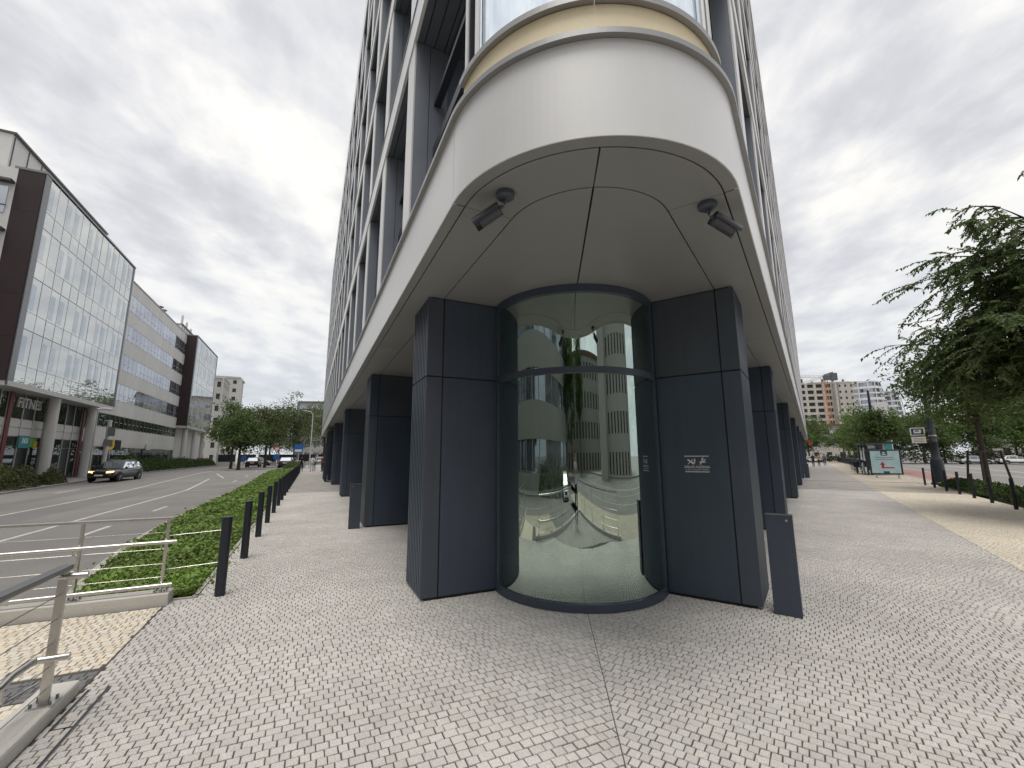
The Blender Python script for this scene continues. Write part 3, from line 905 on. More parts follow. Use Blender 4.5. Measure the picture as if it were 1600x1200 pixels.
# curved glass bay between the first piers
A0, A1 = rad(-160.43), rad(-28.08)
def ring(mb, r0, r1, z0, z1, n=49, mi=None, a0=A0, a1=A1, ctr=DRUM):
    for k in range(n - 1):
        t0, t1 = a0 + (a1 - a0) * k / (n - 1), a0 + (a1 - a0) * (k + 1) / (n - 1)
        P = lambda r, t, z: (ctr.x + r * math.cos(t), ctr.y + r * math.sin(t), z)
        mb.hexa([P(r1, t0, z0), P(r1, t1, z0), P(r0, t1, z0), P(r0, t0, z0), P(r1, t0, z1), P(r1, t1, z1), P(r0, t1, z1), P(r0, t0, z1)], mi)
    return mb
bay = empty('glass_bay', DRUM, parent=bld)
ring(MB(), DR + 0.022, DR - 0.05, 0.004, 0.085).build('base_rail', 'frame_dark' if False else 'navy', bay, smooth=True)
ring(MB(), DR + 0.016, DR - 0.04, 2.525, 2.60).build('transom', 'navy', bay, smooth=True)
ring(MB(), DR + 0.022, DR - 0.05, 3.49, SOF - 0.002).build('head_rail', 'navy', bay, smooth=True)
def curtain_wall(z0, z1):
    n = 97; vs = []; fs = []
    for i in range(n):
        t = A0 + (A1 - A0) * i / (n - 1)
        for z in (z0, z1): vs.append((DRUM.x + (DR - 0.008) * math.cos(t), DRUM.y + (DR - 0.008) * math.sin(t), z))
    for i in range(n - 1): fs.append((2 * i, 2 * i + 2, 2 * i + 3, 2 * i + 1))
    mb = MB(); mb.mesh_part(vs, fs); return mb
curtain_wall(0.085, 2.525).build('curved_pane', 'drum_glass', bay, smooth=True)
curtain_wall(2.60, 3.49).build('curved_pane', 'drum_glass', bay, smooth=True)
for t in (A0, A1):
    d = Vector((math.cos(t), math.sin(t), 0)); e_ = Vector((-d.y, d.x, 0)); sg = -1 if t == A0 else 1
    mb = MB()
    p = DRUM + d * (DR + 0.02); q = DRUM + d * (DR - 0.06)
    f_ = e_ * 0.045 * sg
    mb.hexa([(*v.xy, 0.0) for v in (p, p + f_, q + f_, q)] + [(*v.xy, SOF - 0.003) for v in (p, p + f_, q + f_, q)])
    mb.build('jamb', 'navy', bay)
mb = MB(); mb.prism([(DRUM.x + (DR - 0.03) * math.cos(2 * math.pi * i / 48), DRUM.y + (DR - 0.03) * math.sin(2 * math.pi * i / 48)) for i in range(48)], 0.0, 0.02)
mb.build('bay_floor', 'inside_floor', bay)
mb = MB(); mb.prism([(DRUM.x + 0.2 + 1.5 * math.cos(2 * math.pi * i / 48), DRUM.y + 0.9 + 1.5 * math.sin(2 * math.pi * i / 48)) for i in range(48)], -0.01, 0.012)
mb.build('lobby_floor', 'inside_floor', bay)
ring(MB(), DR + 0.75, DR + 0.70, 0.0, SOF, a0=rad(38), a1=rad(142)).build('lobby_wall', 'inside_wall', bay)
ring(MB(), DR + 0.06, DR + 0.02, 0.0, SOF - 0.004, a0=A1 + 0.06, a1=rad(20)).build('side_lining', 'inside_wall', bay)
ring(MB(), DR + 0.06, DR + 0.02, 0.0, SOF - 0.004, a0=rad(160), a1=2 * math.pi + A0 - 0.06).build('side_lining', 'inside_wall', bay)
for a_, b_ in ((rad(20), rad(38)), (rad(142), rad(160))):
    P0 = DRUM + Vector((math.cos(a_), math.sin(a_), 0)) * (DR + (0.04 if a_ < 1 else 0.72)); P1 = DRUM + Vector((math.cos(b_), math.sin(b_), 0)) * (DR + (0.72 if a_ < 1 else 0.04))
    d_ = (P1 - P0).normalized() * 0.02; d_ = Vector((-d_.y, d_.x, 0))
    mb = MB(); mb.prism([(P0 + d_).xy, (P1 + d_).xy, (P1 - d_).xy, (P0 - d_).xy], 0.0, SOF); mb.build('side_lining', 'inside_wall', bay)

# no-smoking notice printed on the right-hand pier
face_o = RF.p(-0.0025, -0.545, 1.505); rgt = RF.n; upv = Vector((0, 0, 1))
sg = empty('no_smoking_notice', face_o, 'white printed no smoking notice on the dark pier right of the glass', 'notice')
def flat(polys, name, off=0.0):
    mb = MB()
    for poly in polys:
        mb.face([face_o - RF.u * (0.001 + off) + rgt * x + upv * z for x, z in poly])
    return mb.build(name, 'white_print', sg)
def rect(x0, x1, z0, z1): return [(x0, z0), (x1, z0), (x1, z1), (x0, z1)]
flat([rect(-0.135, 0.135, 0.079, 0.089)], 'rule'); flat([rect(-0.135, 0.135, -0.101, -0.091)], 'rule')
def bar(x0, z0, x1, z1, w0, w1=None):
    w1 = w0 if w1 is None else w1
    dx, dz = x1 - x0, z1 - z0; l = math.hypot(dx, dz); nx, nz = -dz / l, dx / l
    return [(x0 + nx * w0, z0 + nz * w0), (x0 - nx * w0, z0 - nz * w0), (x1 - nx * w1, z1 - nz * w1), (x1 + nx * w1, z1 + nz * w1)]
flat([bar(-0.100, 0.045, -0.030, -0.005, 0.009, 0.012)], 'cigarette'); flat([bar(-0.098, -0.010, -0.040, 0.048, 0.004)], 'slash', 0.0006)
flat([bar(-0.022, 0.000, -0.018, 0.055, 0.004, 0.007), bar(-0.034, 0.022, -0.020, 0.052, 0.003)], 'smoke')
flat([rect(0.030, 0.098, 0.010, 0.023)], 'match_stick'); flat([bar(0.032, -0.012, 0.098, 0.050, 0.005)], 'slash', 0.0006)
flat([bar(0.056, 0.030, 0.064, 0.052, 0.006, 0.010), bar(0.064, 0.052, 0.078, 0.070, 0.010, 0.001)], 'flame')
for txt, size, z in (("ZÁKAZ FAJČENIA", 0.036, -0.042), ("Z. 1004 / Z.z. ZÁKON O OCHRANE", 0.0165, -0.073)):
    me = text_mesh(txt, size, 'lettering', 'white_print', bold=True)
    orient(me, face_o - RF.u * 0.0012 + upv * z, rgt, upv)
    link('lettering', me, sg)

# security cameras under the overhang
def cctv(base, aim, label):
    t = empty('security_camera', (base.x, base.y, SOF), label, 'security camera', 'cameras under the overhang')
    mb = MB(); mb.lathe([(0.072, 0.0), (0.074, -0.012), (0.070, -0.034), (0.056, -0.045), (0.02, -0.049)], (base.x, base.y, SOF - 0.001), 24)
    mb.build('mount', 'navy', t, smooth=True)
    j = Vector((base.x, base.y, SOF - 0.055)); aim = Vector(aim).normalized()
    k = j + Vector((aim.x, aim.y, 0)) * 0.02 + Vector((0, 0, -0.042))
    mb = MB(); mb.tube(j, k, 0.012, 10); mb.build('arm', 'navy', t)
    mb = MB(); sdv = aim.cross(Vector((0, 0, 1))).normalized(); mb.tube(k - sdv * 0.022, k + sdv * 0.022, 0.010, 10); mb.build('knuckle', 'steel', t)
    b0 = k + aim * 0.028 + Vector((0, 0, -0.012)); b1 = b0 + aim * 0.185
    mb = MB(); mb.tube(k, b0 + aim * 0.02, 0.014, 10); mb.path([b0, b0 + aim * 0.012, b1 - aim * 0.006, b1], [0.038, 0.049, 0.049, 0.046], 18)
    body = mb.build('body', 'cctv_body', t, smooth=True)
    mb = MB(); mb.tube(b1 - aim * 0.004, b1 + aim * 0.0015, 0.036, 18); mb.build('lens', 'black', body)
    up = sdv.cross(aim).normalized()
    mb = MB(); n = 11; prev = None
    for i in range(n):
        a = rad(-20 + 220 * i / (n - 1)); o_ = sdv * (0.056 * math.cos(a)) + up * (0.056 * math.sin(a))
        if prev is not None:
            q = [b0 - aim * 0.005 + prev, b0 - aim * 0.005 + o_, b1 + aim * 0.045 + o_, b1 + aim * 0.045 + prev]
            mb.face(q); mb.face([v * 1.0 + (v - (b0 + aim * (v - b0).dot(aim))) * 0.07 for v in q][::-1])
        prev = o_
    mb.build('sun_shield', 'cctv_body', body, smooth=True)
mat('cctv_body', (0.070, 0.075, 0.090), 0.35, var=0.05)
cctv(Vector((-0.045, 2.965, 0)), (-0.76, 0.20, -0.44), 'dark security camera on the left side of the overhang pointing left')
cctv(Vector((1.565, 3.115, 0)), (0.78, 0.14, -0.42), 'dark security camera on the right side of the overhang pointing right')

# dark steel pylons beside the piers
def pylon(fr, s, n0, n1, label):
    t = empty('access_pylon', fr.p(s, (n0 + n1) / 2), label, 'pylon', 'dark pylons beside the piers')
    mb = MB(); fr.box(mb, s, s + 0.11, n0, n1, 0.0, 0.978)
    b = mb.build('housing', 'navy', t); md = b.modifiers.new('bevel', 'BEVEL'); md.width = 0.004; md.segments = 2
    mb = MB(); fr.box(mb, s - 0.002, s + 0.112, n0 - 0.002, n1 + 0.002, 0.9785, 0.985); mb.build('cap', 'steel_dark', t)
    mb = MB(); q = fr.p(s, n1 - 0.055 if fr is RF else n1 - 0.055, 0.93); mb.tube(q + fr.d(0.002, 0), q - fr.d(0.006, 0), 0.011, 14); mb.build('lock', 'steel', t, smooth=True)
pylon(RF, -0.05, 0.10, 0.345, 'dark steel pylon with round lock beside the right front pier')
pylon(LF, 5.52, 0.09, 0.335, 'dark steel pylon in front of the second left pier')
pylon(RF, 31.5, 0.02, 0.30, 'dark pylon far along the right colonnade')

# ------------------------------------------------------------------ left kerb walls, railings, bollards, drain
def beveled(o, w=0.012, seg=2):
    md = o.modifiers.new('bevel', 'BEVEL'); md.width = w; md.segments = seg; return o
mb = MB(); LF.box(mb, 1.12, 1.36, 2.53, 3.9, -0.5, 0.125)
kw = mb.build('kerb_wall', 'concrete', label='pale concrete kerb wall under the far steel railing', cat='kerb wall'); beveled(kw)
mb = MB(); LF.box(mb, 1.12, 1.36, 3.905, 6.4, -0.8, 0.12); beveled(mb.build('kerb_block', 'concrete', kw))
mb = MB(); LF.box(mb, -4.6, -0.80, 2.555, 2.755, -0.5, 0.085)
kw2 = mb.build('kerb_wall', 'concrete', label='pale concrete kerb wall at the lower left under the near railing post', cat='kerb wall'); beveled(kw2, 0.02)
vL, vR = LF.inv(V0)[0], RF.inv(V0)[0]
mb = MB(); LF.box(mb, vL - 0.1, -4.61, 2.555, 2.755, -0.7, 0.085); beveled(mb.build('kerb_block', 'concrete', kw2), 0.02)
mb = MB(); RF.box(mb, vR - 0.1, -1.2, 2.60, 2.80, -0.7, 0.085)
kw3 = mb.build('kerb_wall', 'concrete', label='pale concrete kerb wall behind the viewer reflected on the right of the glass', cat='kerb wall'); beveled(kw3, 0.02)

def post(parent, fr, s, n, z0, z1, w=0.05, d=0.022, along='n'):
    mb = MB()
    a, b = (w, d) if along == 'n' else (d, w)
    fr.box(mb, s - a / 2, s + a / 2, n - b / 2, n + b / 2, z0, z1)
    p = beveled(mb.build('post', 'steel', parent), 0.003)
    mb = MB(); fr.box(mb, s - 0.06, s + 0.06, n - 0.06, n + 0.06, z0 - 0.001, z0 + 0.010); mb.build('base_plate', 'steel', p)
    for i in (-1, 1):
        for j in (-1, 1):
            mb = MB(); q = fr.p(s + 0.045 * i, n + 0.045 * j, z0 + 0.01); mb.tube(q, q + Vector((0, 0, 0.018)), 0.008, 6)
            mb.build('bolt', 'steel_dark', p)
    return p
r1 = empty('steel_railing', LF.p(1.23, 3.0, 0.12), 'brushed steel railing on the far kerb wall beside the ivy', 'railing')
for n_ in (2.63, 3.37, 4.6, 5.8): post(r1, LF, 1.23, n_, 0.125, 0.90)
mb = MB(); LF.box(mb, 1.20, 1.26, 2.585, 6.2, 0.90, 0.93); beveled(mb.build('top_rail', 'steel', r1), 0.004)
for z_ in (0.662, 0.205):
    mb = MB(); mb.tube(LF.p(1.16, 2.52, z_), LF.p(1.16, 6.2, z_ - 0.03), 0.021, 14); t_ = mb.build('hand_tube', 'steel', r1, smooth=True)
    for n_ in (2.66, 3.40, 4.63):
        mb = MB(); mb.path([LF.p(1.16, n_, z_ - 0.02), LF.p(1.16, n_, z_ - 0.06), LF.p(1.175, n_, z_ - 0.075), LF.p(1.22, n_, z_ - 0.078)], 0.006, 6); mb.build('bracket', 'steel', t_, smooth=True)
for z_ in (0.76, 0.58, 0.42, 0.28):
    mb = MB(); mb.tube(LF.p(1.23, 2.60, z_), LF.p(1.23, 6.2, z_), 0.0028, 6); mb.build('cable', 'steel', r1)
for z_ in (0.74, 0.375):
    mb = MB(); mb.tube(LF.p(1.23, 2.62, z_ - 0.02), LF.p(1.27, 2.10, z_), 0.0032, 6); mb.build('cable', 'steel', r1)
r2 = empty('steel_railing', LF.p(-1.1, 2.62, 0.085), 'near steel railing with dark top rail at the lower left', 'railing')
for s_ in (-1.12, -2.6, -4.0): post(r2, LF, s_, 2.62, 0.085, 0.875, along='s')
mb = MB(); LF.box(mb, -6.0, -1.085, 2.588, 2.652, 0.875, 0.905); beveled(mb.build('top_rail', 'steel_dark', r2), 0.004)
mb = MB(); mb.tube(LF.p(-1.12, 2.50, 0.835), LF.p(-1.12, 2.64, 0.835), 0.02, 12); mb.path([LF.p(-1.2, 2.69, 0.835), LF.p(-6, 2.69, 0.82)], 0.021, 12); mb.build('hand_tube', 'steel', r2, smooth=True)
mb = MB(); mb.path([LF.p(-1.12, 2.53, 0.345), LF.p(-1.12, 2.68, 0.345), LF.p(-1.16, 2.70, 0.345), LF.p(-1.32, 2.71, 0.34), LF.p(-1.42, 2.71, 0.32), LF.p(-6, 2.71, 0.30)], 0.021, 12)
t_ = mb.build('hand_tube', 'steel', r2, smooth=True)
mb = MB(); mb.path([LF.p(-1.38, 2.71, 0.32), LF.p(-1.38, 2.71, 0.24), LF.p(-1.36, 2.71, 0.215), LF.p(-1.13, 2.66, 0.215)], 0.007, 8); mb.build('bracket', 'steel', t_, smooth=True)
for z_ in (0.73, 0.58, 0.44, 0.30, 0.17):
    mb = MB(); mb.tube(LF.p(-1.12, 2.62, z_), LF.p(-6, 2.62, z_), 0.0028, 6); mb.build('cable', 'steel_dark', r2)
r3 = empty('steel_railing', RF.p(-3.5, 2.7, 0.085), 'steel railing behind the viewer mirrored right in the curved glass', 'railing')
for s_ in (-1.5, -3.2, -4.9, -6.6): post(r3, RF, s_, 2.70, 0.085, 0.875, along='s')
mb = MB(); RF.box(mb, vR + 0.2, -1.45, 2.67, 2.73, 0.875, 0.905); mb.build('top_rail', 'steel', r3)
for z_ in (0.72, 0.54, 0.36, 0.2):
    mb = MB(); mb.tube(RF.p(-1.5, 2.7, z_), RF.p(vR + 0.2, 2.7, z_), 0.004, 6); mb.build('cable', 'steel', r3)

# slot drain
dr = empty('slot_drain', LF.p(-1.1, 2.45, 0), 'narrow black slot drain lines set in the setts by the near kerb', 'drain')
for n_, a, b in ((2.505, -1.30, -0.80), (2.395, -4.5, -0.80)):
    mb = MB(); LF.box(mb, a, b, n_ - 0.006, n_ + 0.006, -0.015, 0.0035); sl = mb.build('slot', 'dark_slot', dr)
    mb = MB(); LF.box(mb, a, b, n_ - 0.0095, n_ - 0.006, -0.015, 0.005); LF.box(mb, a, b, n_ + 0.006, n_ + 0.0095, -0.015, 0.005); mb.build('slot_edge', 'steel_dark', sl)
mb = MB(); LF.box(mb, -1.305, -1.297, 2.395, 2.505, -0.015, 0.003); mb.build('slot', 'dark_slot', dr)

# bollards along the ivy bed
def make_bollard(r=0.055, h=0.893, seg=18):
    mb = MB(); mb.lathe([(r, 0), (r, h - 0.03), (r - 0.004, h - 0.028), (r - 0.004, h - 0.022), (r, h - 0.02), (r, h - 0.004), (r - 0.006, h)], seg=seg)
    return mb.mesh('bollard', 'navy_post', True)
bm_ = make_bollard()
rm = MB()
for z_ in (0.30, 0.58): rm.tube((0.0, 0.053, z_), (0.0, 0.0575, z_), 0.008, 8)
rmm = rm.mesh('rivets', 'steel')
for i in range(22):
    s_ = 1.27 + 2.065 * i
    if i < 9: lb = f'{ORD[i]} dark round bollard from the steel railing beside the ivy'
    else: lb = 'far dark round bollard in the overlapping row along the ivy bed'
    b = link('bollard', bm_, None, LF.p(s_, 2.07, 0), 0, lb, 'bollard', 'bollards along the ivy bed')
    b.rotation_euler.z = LF.rz + rad(200)
    if i < 6:
        q = rmm.copy() if i else rmm
        rv = link('rivets', q, b, (0, 0, 0)); rv.location = (0, 0, 0)
# bollards along the avenue hedge
bm2 = make_bollard(0.048, 0.893, 12)
for i, s_ in enumerate((13.54, 15.59, 17.5, 19.4, 21.45, 23.72, 25.87)):
    link('bollard', bm2, None, RF.p(s_, 5.32, 0), 0, f'{ORD[i]} slim black bollard from the right edge along the avenue hedge', 'bollard', 'bollards by the avenue hedge')

# ------------------------------------------------------------------ vegetation
leafmat('ivy_leaf', (0.145, 0.215, 0.045), 0.25, 0.55)
leafmat('hedge_leaf', (0.062, 0.10, 0.028), 0.25, 0.5)
leafmat('bush_leaf', (0.10, 0.112, 0.038), 0.25, 0.5)
leafmat('tree_leaf', (0.098, 0.140, 0.046), 0.45, 0.5)
leafmat('tree_leaf_olive', (0.100, 0.122, 0.048), 0.30, 0.45)
leafmat('tree_leaf_fresh', (0.115, 0.175, 0.042), 0.35, 0.4)
mat('bark', (0.070, 0.058, 0.046), 0.9, var=0.3, vscale=9, bump=0.6, bscale=30)
mat('bark_grey', (0.13, 0.125, 0.115), 0.9, var=0.25, vscale=9, bump=0.5, bscale=30)

def leaf_mesh(name, P, Dr, Nr, size, m_, wide=0.55, tints=None, simple=False):
    """P positions, Dr long axis, Nr face normal; one small pointed leaf each"""
    P = np.asarray(P, float); n = len(P)
    Dr = Dr / (np.linalg.norm(Dr, axis=1, keepdims=True) + 1e-9)
    S = np.cross(Nr, Dr); S /= (np.linalg.norm(S, axis=1, keepdims=True) + 1e-9)
    Nn = np.cross(Dr, S)
    sz = np.asarray(size).reshape(-1, 1) * np.ones((n, 1))
    if simple:
        vs = np.stack([P - Dr * sz * .5, P + S * sz * wide * .5, P + Dr * sz * .5, P - S * sz * wide * .5], 1)
        V = vs.reshape(-1, 3); k = 4
        F = np.arange(n * 4).reshape(-1, 4)
        loops = F.reshape(-1); ls = np.arange(n) * 4; nf = n; lt = np.full(n, 4)
        tf = 1
    else:
        a = P - Dr * sz * .5; b = P + Dr * sz * .55 - Nn * sz * .10
        c1 = P + S * sz * wide * .5 + Nn * sz * .10 - Dr * sz * .05; c2 = P - S * sz * wide * .5 + Nn * sz * .10 - Dr * sz * .05
        V = np.stack([a, b, c1, c2], 1).reshape(-1, 3)
        base = np.arange(n)[:, None] * 4
        F = np.concatenate([base + np.array([[0, 1, 2]]), base + np.array([[0, 3, 1]])], 1).reshape(-1, 3)
        loops = F.reshape(-1); nf = 2 * n; ls = np.arange(nf) * 3; lt = np.full(nf, 3); tf = 2
    me = bpy.data.meshes.new(name)
    me.vertices.add(len(V)); me.vertices.foreach_set('co', V.reshape(-1).astype(np.float32))
    me.loops.add(len(loops)); me.loops.foreach_set('vertex_index', loops.astype(np.int32))
    me.polygons.add(nf); me.polygons.foreach_set('loop_start', ls.astype(np.int32)); me.polygons.foreach_set('loop_total', lt.astype(np.int32))
    me.update(calc_edges=True)
    if tints is None: tints = RNG.random(n)
    at = me.attributes.new('tint', 'FLOAT', 'FACE'); at.data.foreach_set('value', np.repeat(tints, tf).astype(np.float32))
    me.materials.append(MATS[m_])
    return me
def unit(n): 
    v = RNG.normal(size=(n, 3)); return v / np.linalg.norm(v, axis=1, keepdims=True)

# ivy bed: soil and leaves, sloping down to the kerb
def ivy_z(s, n):
    k = kerb_n(s) - 0.14
    t = min(1, max(0, (n - 2.35) / max(0.3, k - 2.35)))
    return 0.0 + (road_z(s, k) + 0.10) * t
mb = MB()
sv = [1.36 + 0.7 * i for i in range(72)]
for a, b in zip(sv, sv[1:]):
    for j in range(5):
        q = []
        for s_, jj in ((a, j), (b, j), (b, j + 1), (a, j + 1)):
            k = max(kerb_n(s_) - 0.14, 2.36); n_ = 2.33 + (k - 2.33) * jj / 5
            q.append(LF.p(s_, n_, ivy_z(s_, n_) - 0.02))
        mb.face(q)
mb.build('planting_bed', 'earth', kind='structure', smooth=True)
mb = MB()
s_ = 1.31
edge = empty('bed_edging', LF.p(1.31, 2.32, 0)); edge['kind'] = 'structure'
em = MB(); LF.box(em, 0, 0.99, 0, 0.05, -0.1, 0.012, rel=True); eme = em.mesh('edging_stone', 'kerb')
for i in range(45): link('edging_stone', eme, edge, LF.p(1.31 + i, 2.30, 0))
mb = MB(); LF.box(mb, 1.28, 1.33, 2.30, 2.54, -0.1, 0.012); mb.build('edging_stone', 'kerb', edge)
Ps, Sz, Tn = [], [], []
for i in range(38000):
    s_ = 1.37 + 51 * (RNG.random() ** 1.7)
    k = kerb_n(s_) - 0.16
    if k < 2.4: continue
    n_ = 2.36 + (k - 2.36) * RNG.random() + (0.10 * RNG.normal() if RNG.random() < 0.25 else 0)
    p = LF.p(s_, n_, ivy_z(s_, min(n_, k)) + 0.006 + 0.060 * RNG.random() * (1 + 0.6 * math.sin(s_ * 3.1) * math.cos(n_ * 4.3)))
    Tn.append(min(.999, max(0, .55 * RNG.random() + .30 + .28 * math.sin(s_ * 1.9 + n_ * 1.3) * math.sin(n_ * 3.7 - s_ * .8))) if RNG.random() > .012 else .999); Ps.append(p); Sz.append((0.050 + 0.0021 * s_) * (0.7 + 0.6 * RNG.random()))
nP = len(Ps); Nr = unit(nP) * 0.55 + np.array([[0, 0, 1.0]]); Dr = unit(nP) + np.array([[0.1, -0.3, -0.15]])
link('ivy', leaf_mesh('ivy', [tuple(p) for p in Ps], Dr, Nr, Sz, 'ivy_leaf', 0.95, np.array(Tn)), None, label='glossy green ivy ground cover filling the bed', cat='ivy', kind='stuff')

def bush(name, fr, s0, s1, n0, n1, z0, h, count, leaf, m_, label, cat='hedge', group=None, lump=0.35, seed=1):
    """a hedge or low shrub: rounded mass of small leaves over a dark core"""
    r = np.random.default_rng(seed)
    t = empty(name, fr.p((s0 + s1) / 2, (n0 + n1) / 2, z0), label, cat, group)
    u = r.random(count); v = r.random(count); w = r.random(count) ** 0.45
    S = s0 + (s1 - s0) * u; Nn = n0 + (n1 - n0) * v
    env = (1 - np.abs(2 * u - 1) ** 5) ** .5 * (1 - np.abs(2 * v - 1) ** 2.6) ** .5
    lum = 1 + lump * (np.sin(S * 2.3 + seed) * np.cos(Nn * 2.9 + seed * 2) * .6 + .5 * np.sin(S * 5.7 + Nn * 4.1))
    Z = z0 + h * w * env * np.clip(lum, .35, 1.6)
    P = np.array([tuple(fr.p(a, b, c)) for a, b, c in zip(S, Nn, Z)])
    link('foliage', leaf_mesh('foliage', P, unit(count) + np.array([[0, 0, .5]]), unit(count) + np.array([[0, 0, .7]]), leaf * (0.7 + .6 * r.random(count)), m_, 0.5), t)
    mb = MB(); k = 10
    for i in range(k):
        a = s0 + (s1 - s0) * (i + .5) / k; b = n0 + (n1 - n0) * (0.3 + .4 * r.random())
        mb.path([fr.p(a, b, z0 - .02), fr.p(a + .1, b, z0 + h * .4), fr.p(a + .3 * (r.random() - .5), b + .2 * (r.random() - .5), z0 + h * .75)], [0.02, 0.014, 0.006], 5)
    mb.build('stems', 'bark', t)
    return t
fz = lambda s: road_z(s, 17) + 0.12
for i, (a, b) in enumerate(((47, 56), (56.2, 66), (66.2, 78), (78.2, 94))):
    bush('hedge', LF, a, b, 17.3, 19.0, fz(60), 1.5 - 0.1 * i, 6500, 0.16, 'hedge_leaf', f'{ORD[i]} section of the dark green hedge behind the grey car, counted from it', 'hedge', 'hedge before the glazed office block', seed=20 + i)
bush('low_shrub', LF, 29.6, 34.4, 17.2, 19.0, fz(30), 1.35, 5500, 0.13, 'bush_leaf', 'spreading olive shrub before the shopfront at the left edge', 'shrub', seed=31)
bush('low_shrub', LF, 35.4, 38.0, 17.2, 18.4, fz(30), 1.0, 2600, 0.12, 'bush_leaf', 'small olive shrub beside the grey car', 'shrub', seed=32)
bush('low_hedge', RF, 8.0, 25.3, 5.70, 6.30, 0.0, 0.55, 15000, 0.085, 'hedge_leaf', 'low clipped green hedge behind the slim black bollards', 'hedge', lump=0.15, seed=33)
bush('verge_shrub', LF, 55, 62, 2.3, 4.2, 0.02, 0.9, 2200, 0.14, 'bush_leaf', 'yellowish verge shrub beyond the end of the ivy bed', 'shrub', seed=34)

def make_tree(loc, H, R, trunk_h, tr, n_leaf, leaf, m_, label, cat='tree', group=None, seed=1, bark='bark', squash=1.0, clumps=60, name='street_tree', droop=0.0, lean=(0, 0), gap=0.0):
    r = random.Random(seed); rg = np.random.default_rng(seed)
    t = empty(name, loc, label, cat, group)
    L0 = Vector(loc); mb = MB()
    top = L0 + Vector((lean[0], lean[1], H * 0.80))
    tp = [L0, L0 + Vector((0.02, 0.01, trunk_h * .5)), L0 + Vector((lean[0] * .3, lean[1] * .3, trunk_h)), L0 + Vector((lean[0] * .6, lean[1] * .6, (trunk_h + H * .8) / 2)), top]
    mb.path(tp, [tr * 1.25, tr, tr * .85, tr * .5, tr * .15], 9)
    cz = (trunk_h + H) / 2; rz = (H - trunk_h) / 2 * squash
    C = []
    for i in range(clumps):
        while True:
            d = Vector((r.gauss(0, 1), r.gauss(0, 1), r.gauss(0, 1))).normalized()
            q = r.random() ** 0.42
            if r.random() > gap * 0.5 * (1 + math.sin(d.x * 5 + seed) * math.cos(d.z * 4 + seed * 3)): break
        k = 0.80 + 0.30 * math.sin(d.x * 3.1 + seed) * math.sin(d.y * 2.7 + seed * 1.7) * 1.0 + 0.14 * math.sin(d.z * 6 + seed)
        c = L0 + Vector((lean[0] * .6 + d.x * R * q * k, lean[1] * .6 + d.y * R * q * k, cz + d.z * rz * q * k))
        C.append(c)
        if i < clumps * 0.6:
            f = min(0.95, max(0.15, (c.z - L0.z - trunk_h) / max(0.5, H * .8 - trunk_h) * 0.7))
            a = tp[2] + (top - tp[2]) * f * .8
            mid = (a + c) / 2 + Vector((r.uniform(-.1, .1), r.uniform(-.1, .1), 0.12 * R * .5))
            mb.path([a, mid, c], [tr * .32 * (1 - f * .5), tr * .18, tr * .05], 5)
    mb.build('trunk', bark, t, smooth=True)
    per = n_leaf // clumps; P = []; T = []
    for c in C:
        rr = R * r.uniform(0.16, 0.30); k = int(per * r.uniform(.6, 1.4))
        o = rg.normal(size=(k, 3)) * np.array([[rr, rr, rr * .62]]) * 0.72
        o[:, 2] -= droop * (o[:, 0] ** 2 + o[:, 1] ** 2) / rr
        P.append(np.array(c)[None, :] + o)
        T.append(np.clip(rg.random(k) * .6 + .4 * r.random(), 0, .999))
    P = np.concatenate(P); n = len(P); T = np.concatenate(T)
    Nn = unit(n) * .8 + np.array([[0, 0, .7]])
    link('crown', leaf_mesh('crown', P, unit(n) + np.array([[0, 0, -.3]]), Nn, leaf * (0.65 + .7 * rg.random(n)), m_, 0.5, T), t)
    return t

# ------------------------------------------------------------------ glazed office block across the road
mat('alu', (0.55, 0.545, 0.53), 0.45, metal=0.4, var=0.06, vscale=0.7)
mat('alu_dark', (0.10, 0.10, 0.10), 0.45, metal=0.3)
mat('panel_light', (0.60, 0.59, 0.565), 0.55, var=0.07, vscale=0.6, objrand=0.05)
mat('brown_clad', (0.026, 0.011, 0.012), 0.65, var=0.12, vscale=0.7)
mat('red_steel', (0.14, 0.022, 0.024), 0.5, var=0.1)
mat('column', (0.60, 0.59, 0.57), 0.6, var=0.07, vscale=1)
mat('sign_teal', (0.02, 0.23, 0.24), 0.5); mat('sign_green', (0.13, 0.35, 0.07), 0.5); mat('sign_yellow', (0.72, 0.50, 0.03), 0.5); mat('sign_red', (0.45, 0.03, 0.03), 0.5)
mat('letter_grey', (0.60, 0.59, 0.56), 0.5)
glass('block_glass', 0.58, (0.88, 0.90, 0.88), body_c=(0.20, 0.205, 0.195), wav=0.012, wscale=0.5, fres=0.4, objrand=0.16)
glass('inner_glass', 0.50, (0.80, 0.86, 0.90), body_c=(0.10, 0.115, 0.13), wav=0.012, wscale=0.5, fres=0.4, objrand=0.12)
glass('strip_glass', 0.42, (0.84, 0.88, 0.95), body_c=(0.035, 0.042, 0.055), fres=0.5, objrand=0.22)
glass('shop_glass', 0.10, (0.9, 0.95, 0.95), body_c=(0.012, 0.016, 0.017), fres=0.7, objrand=0.03)
BZ = -0.38
blk = empty('office_block', LF.p(47, 19.6, BZ), 'long grey office block with projecting glass boxes and brown side panels across the road', 'building')
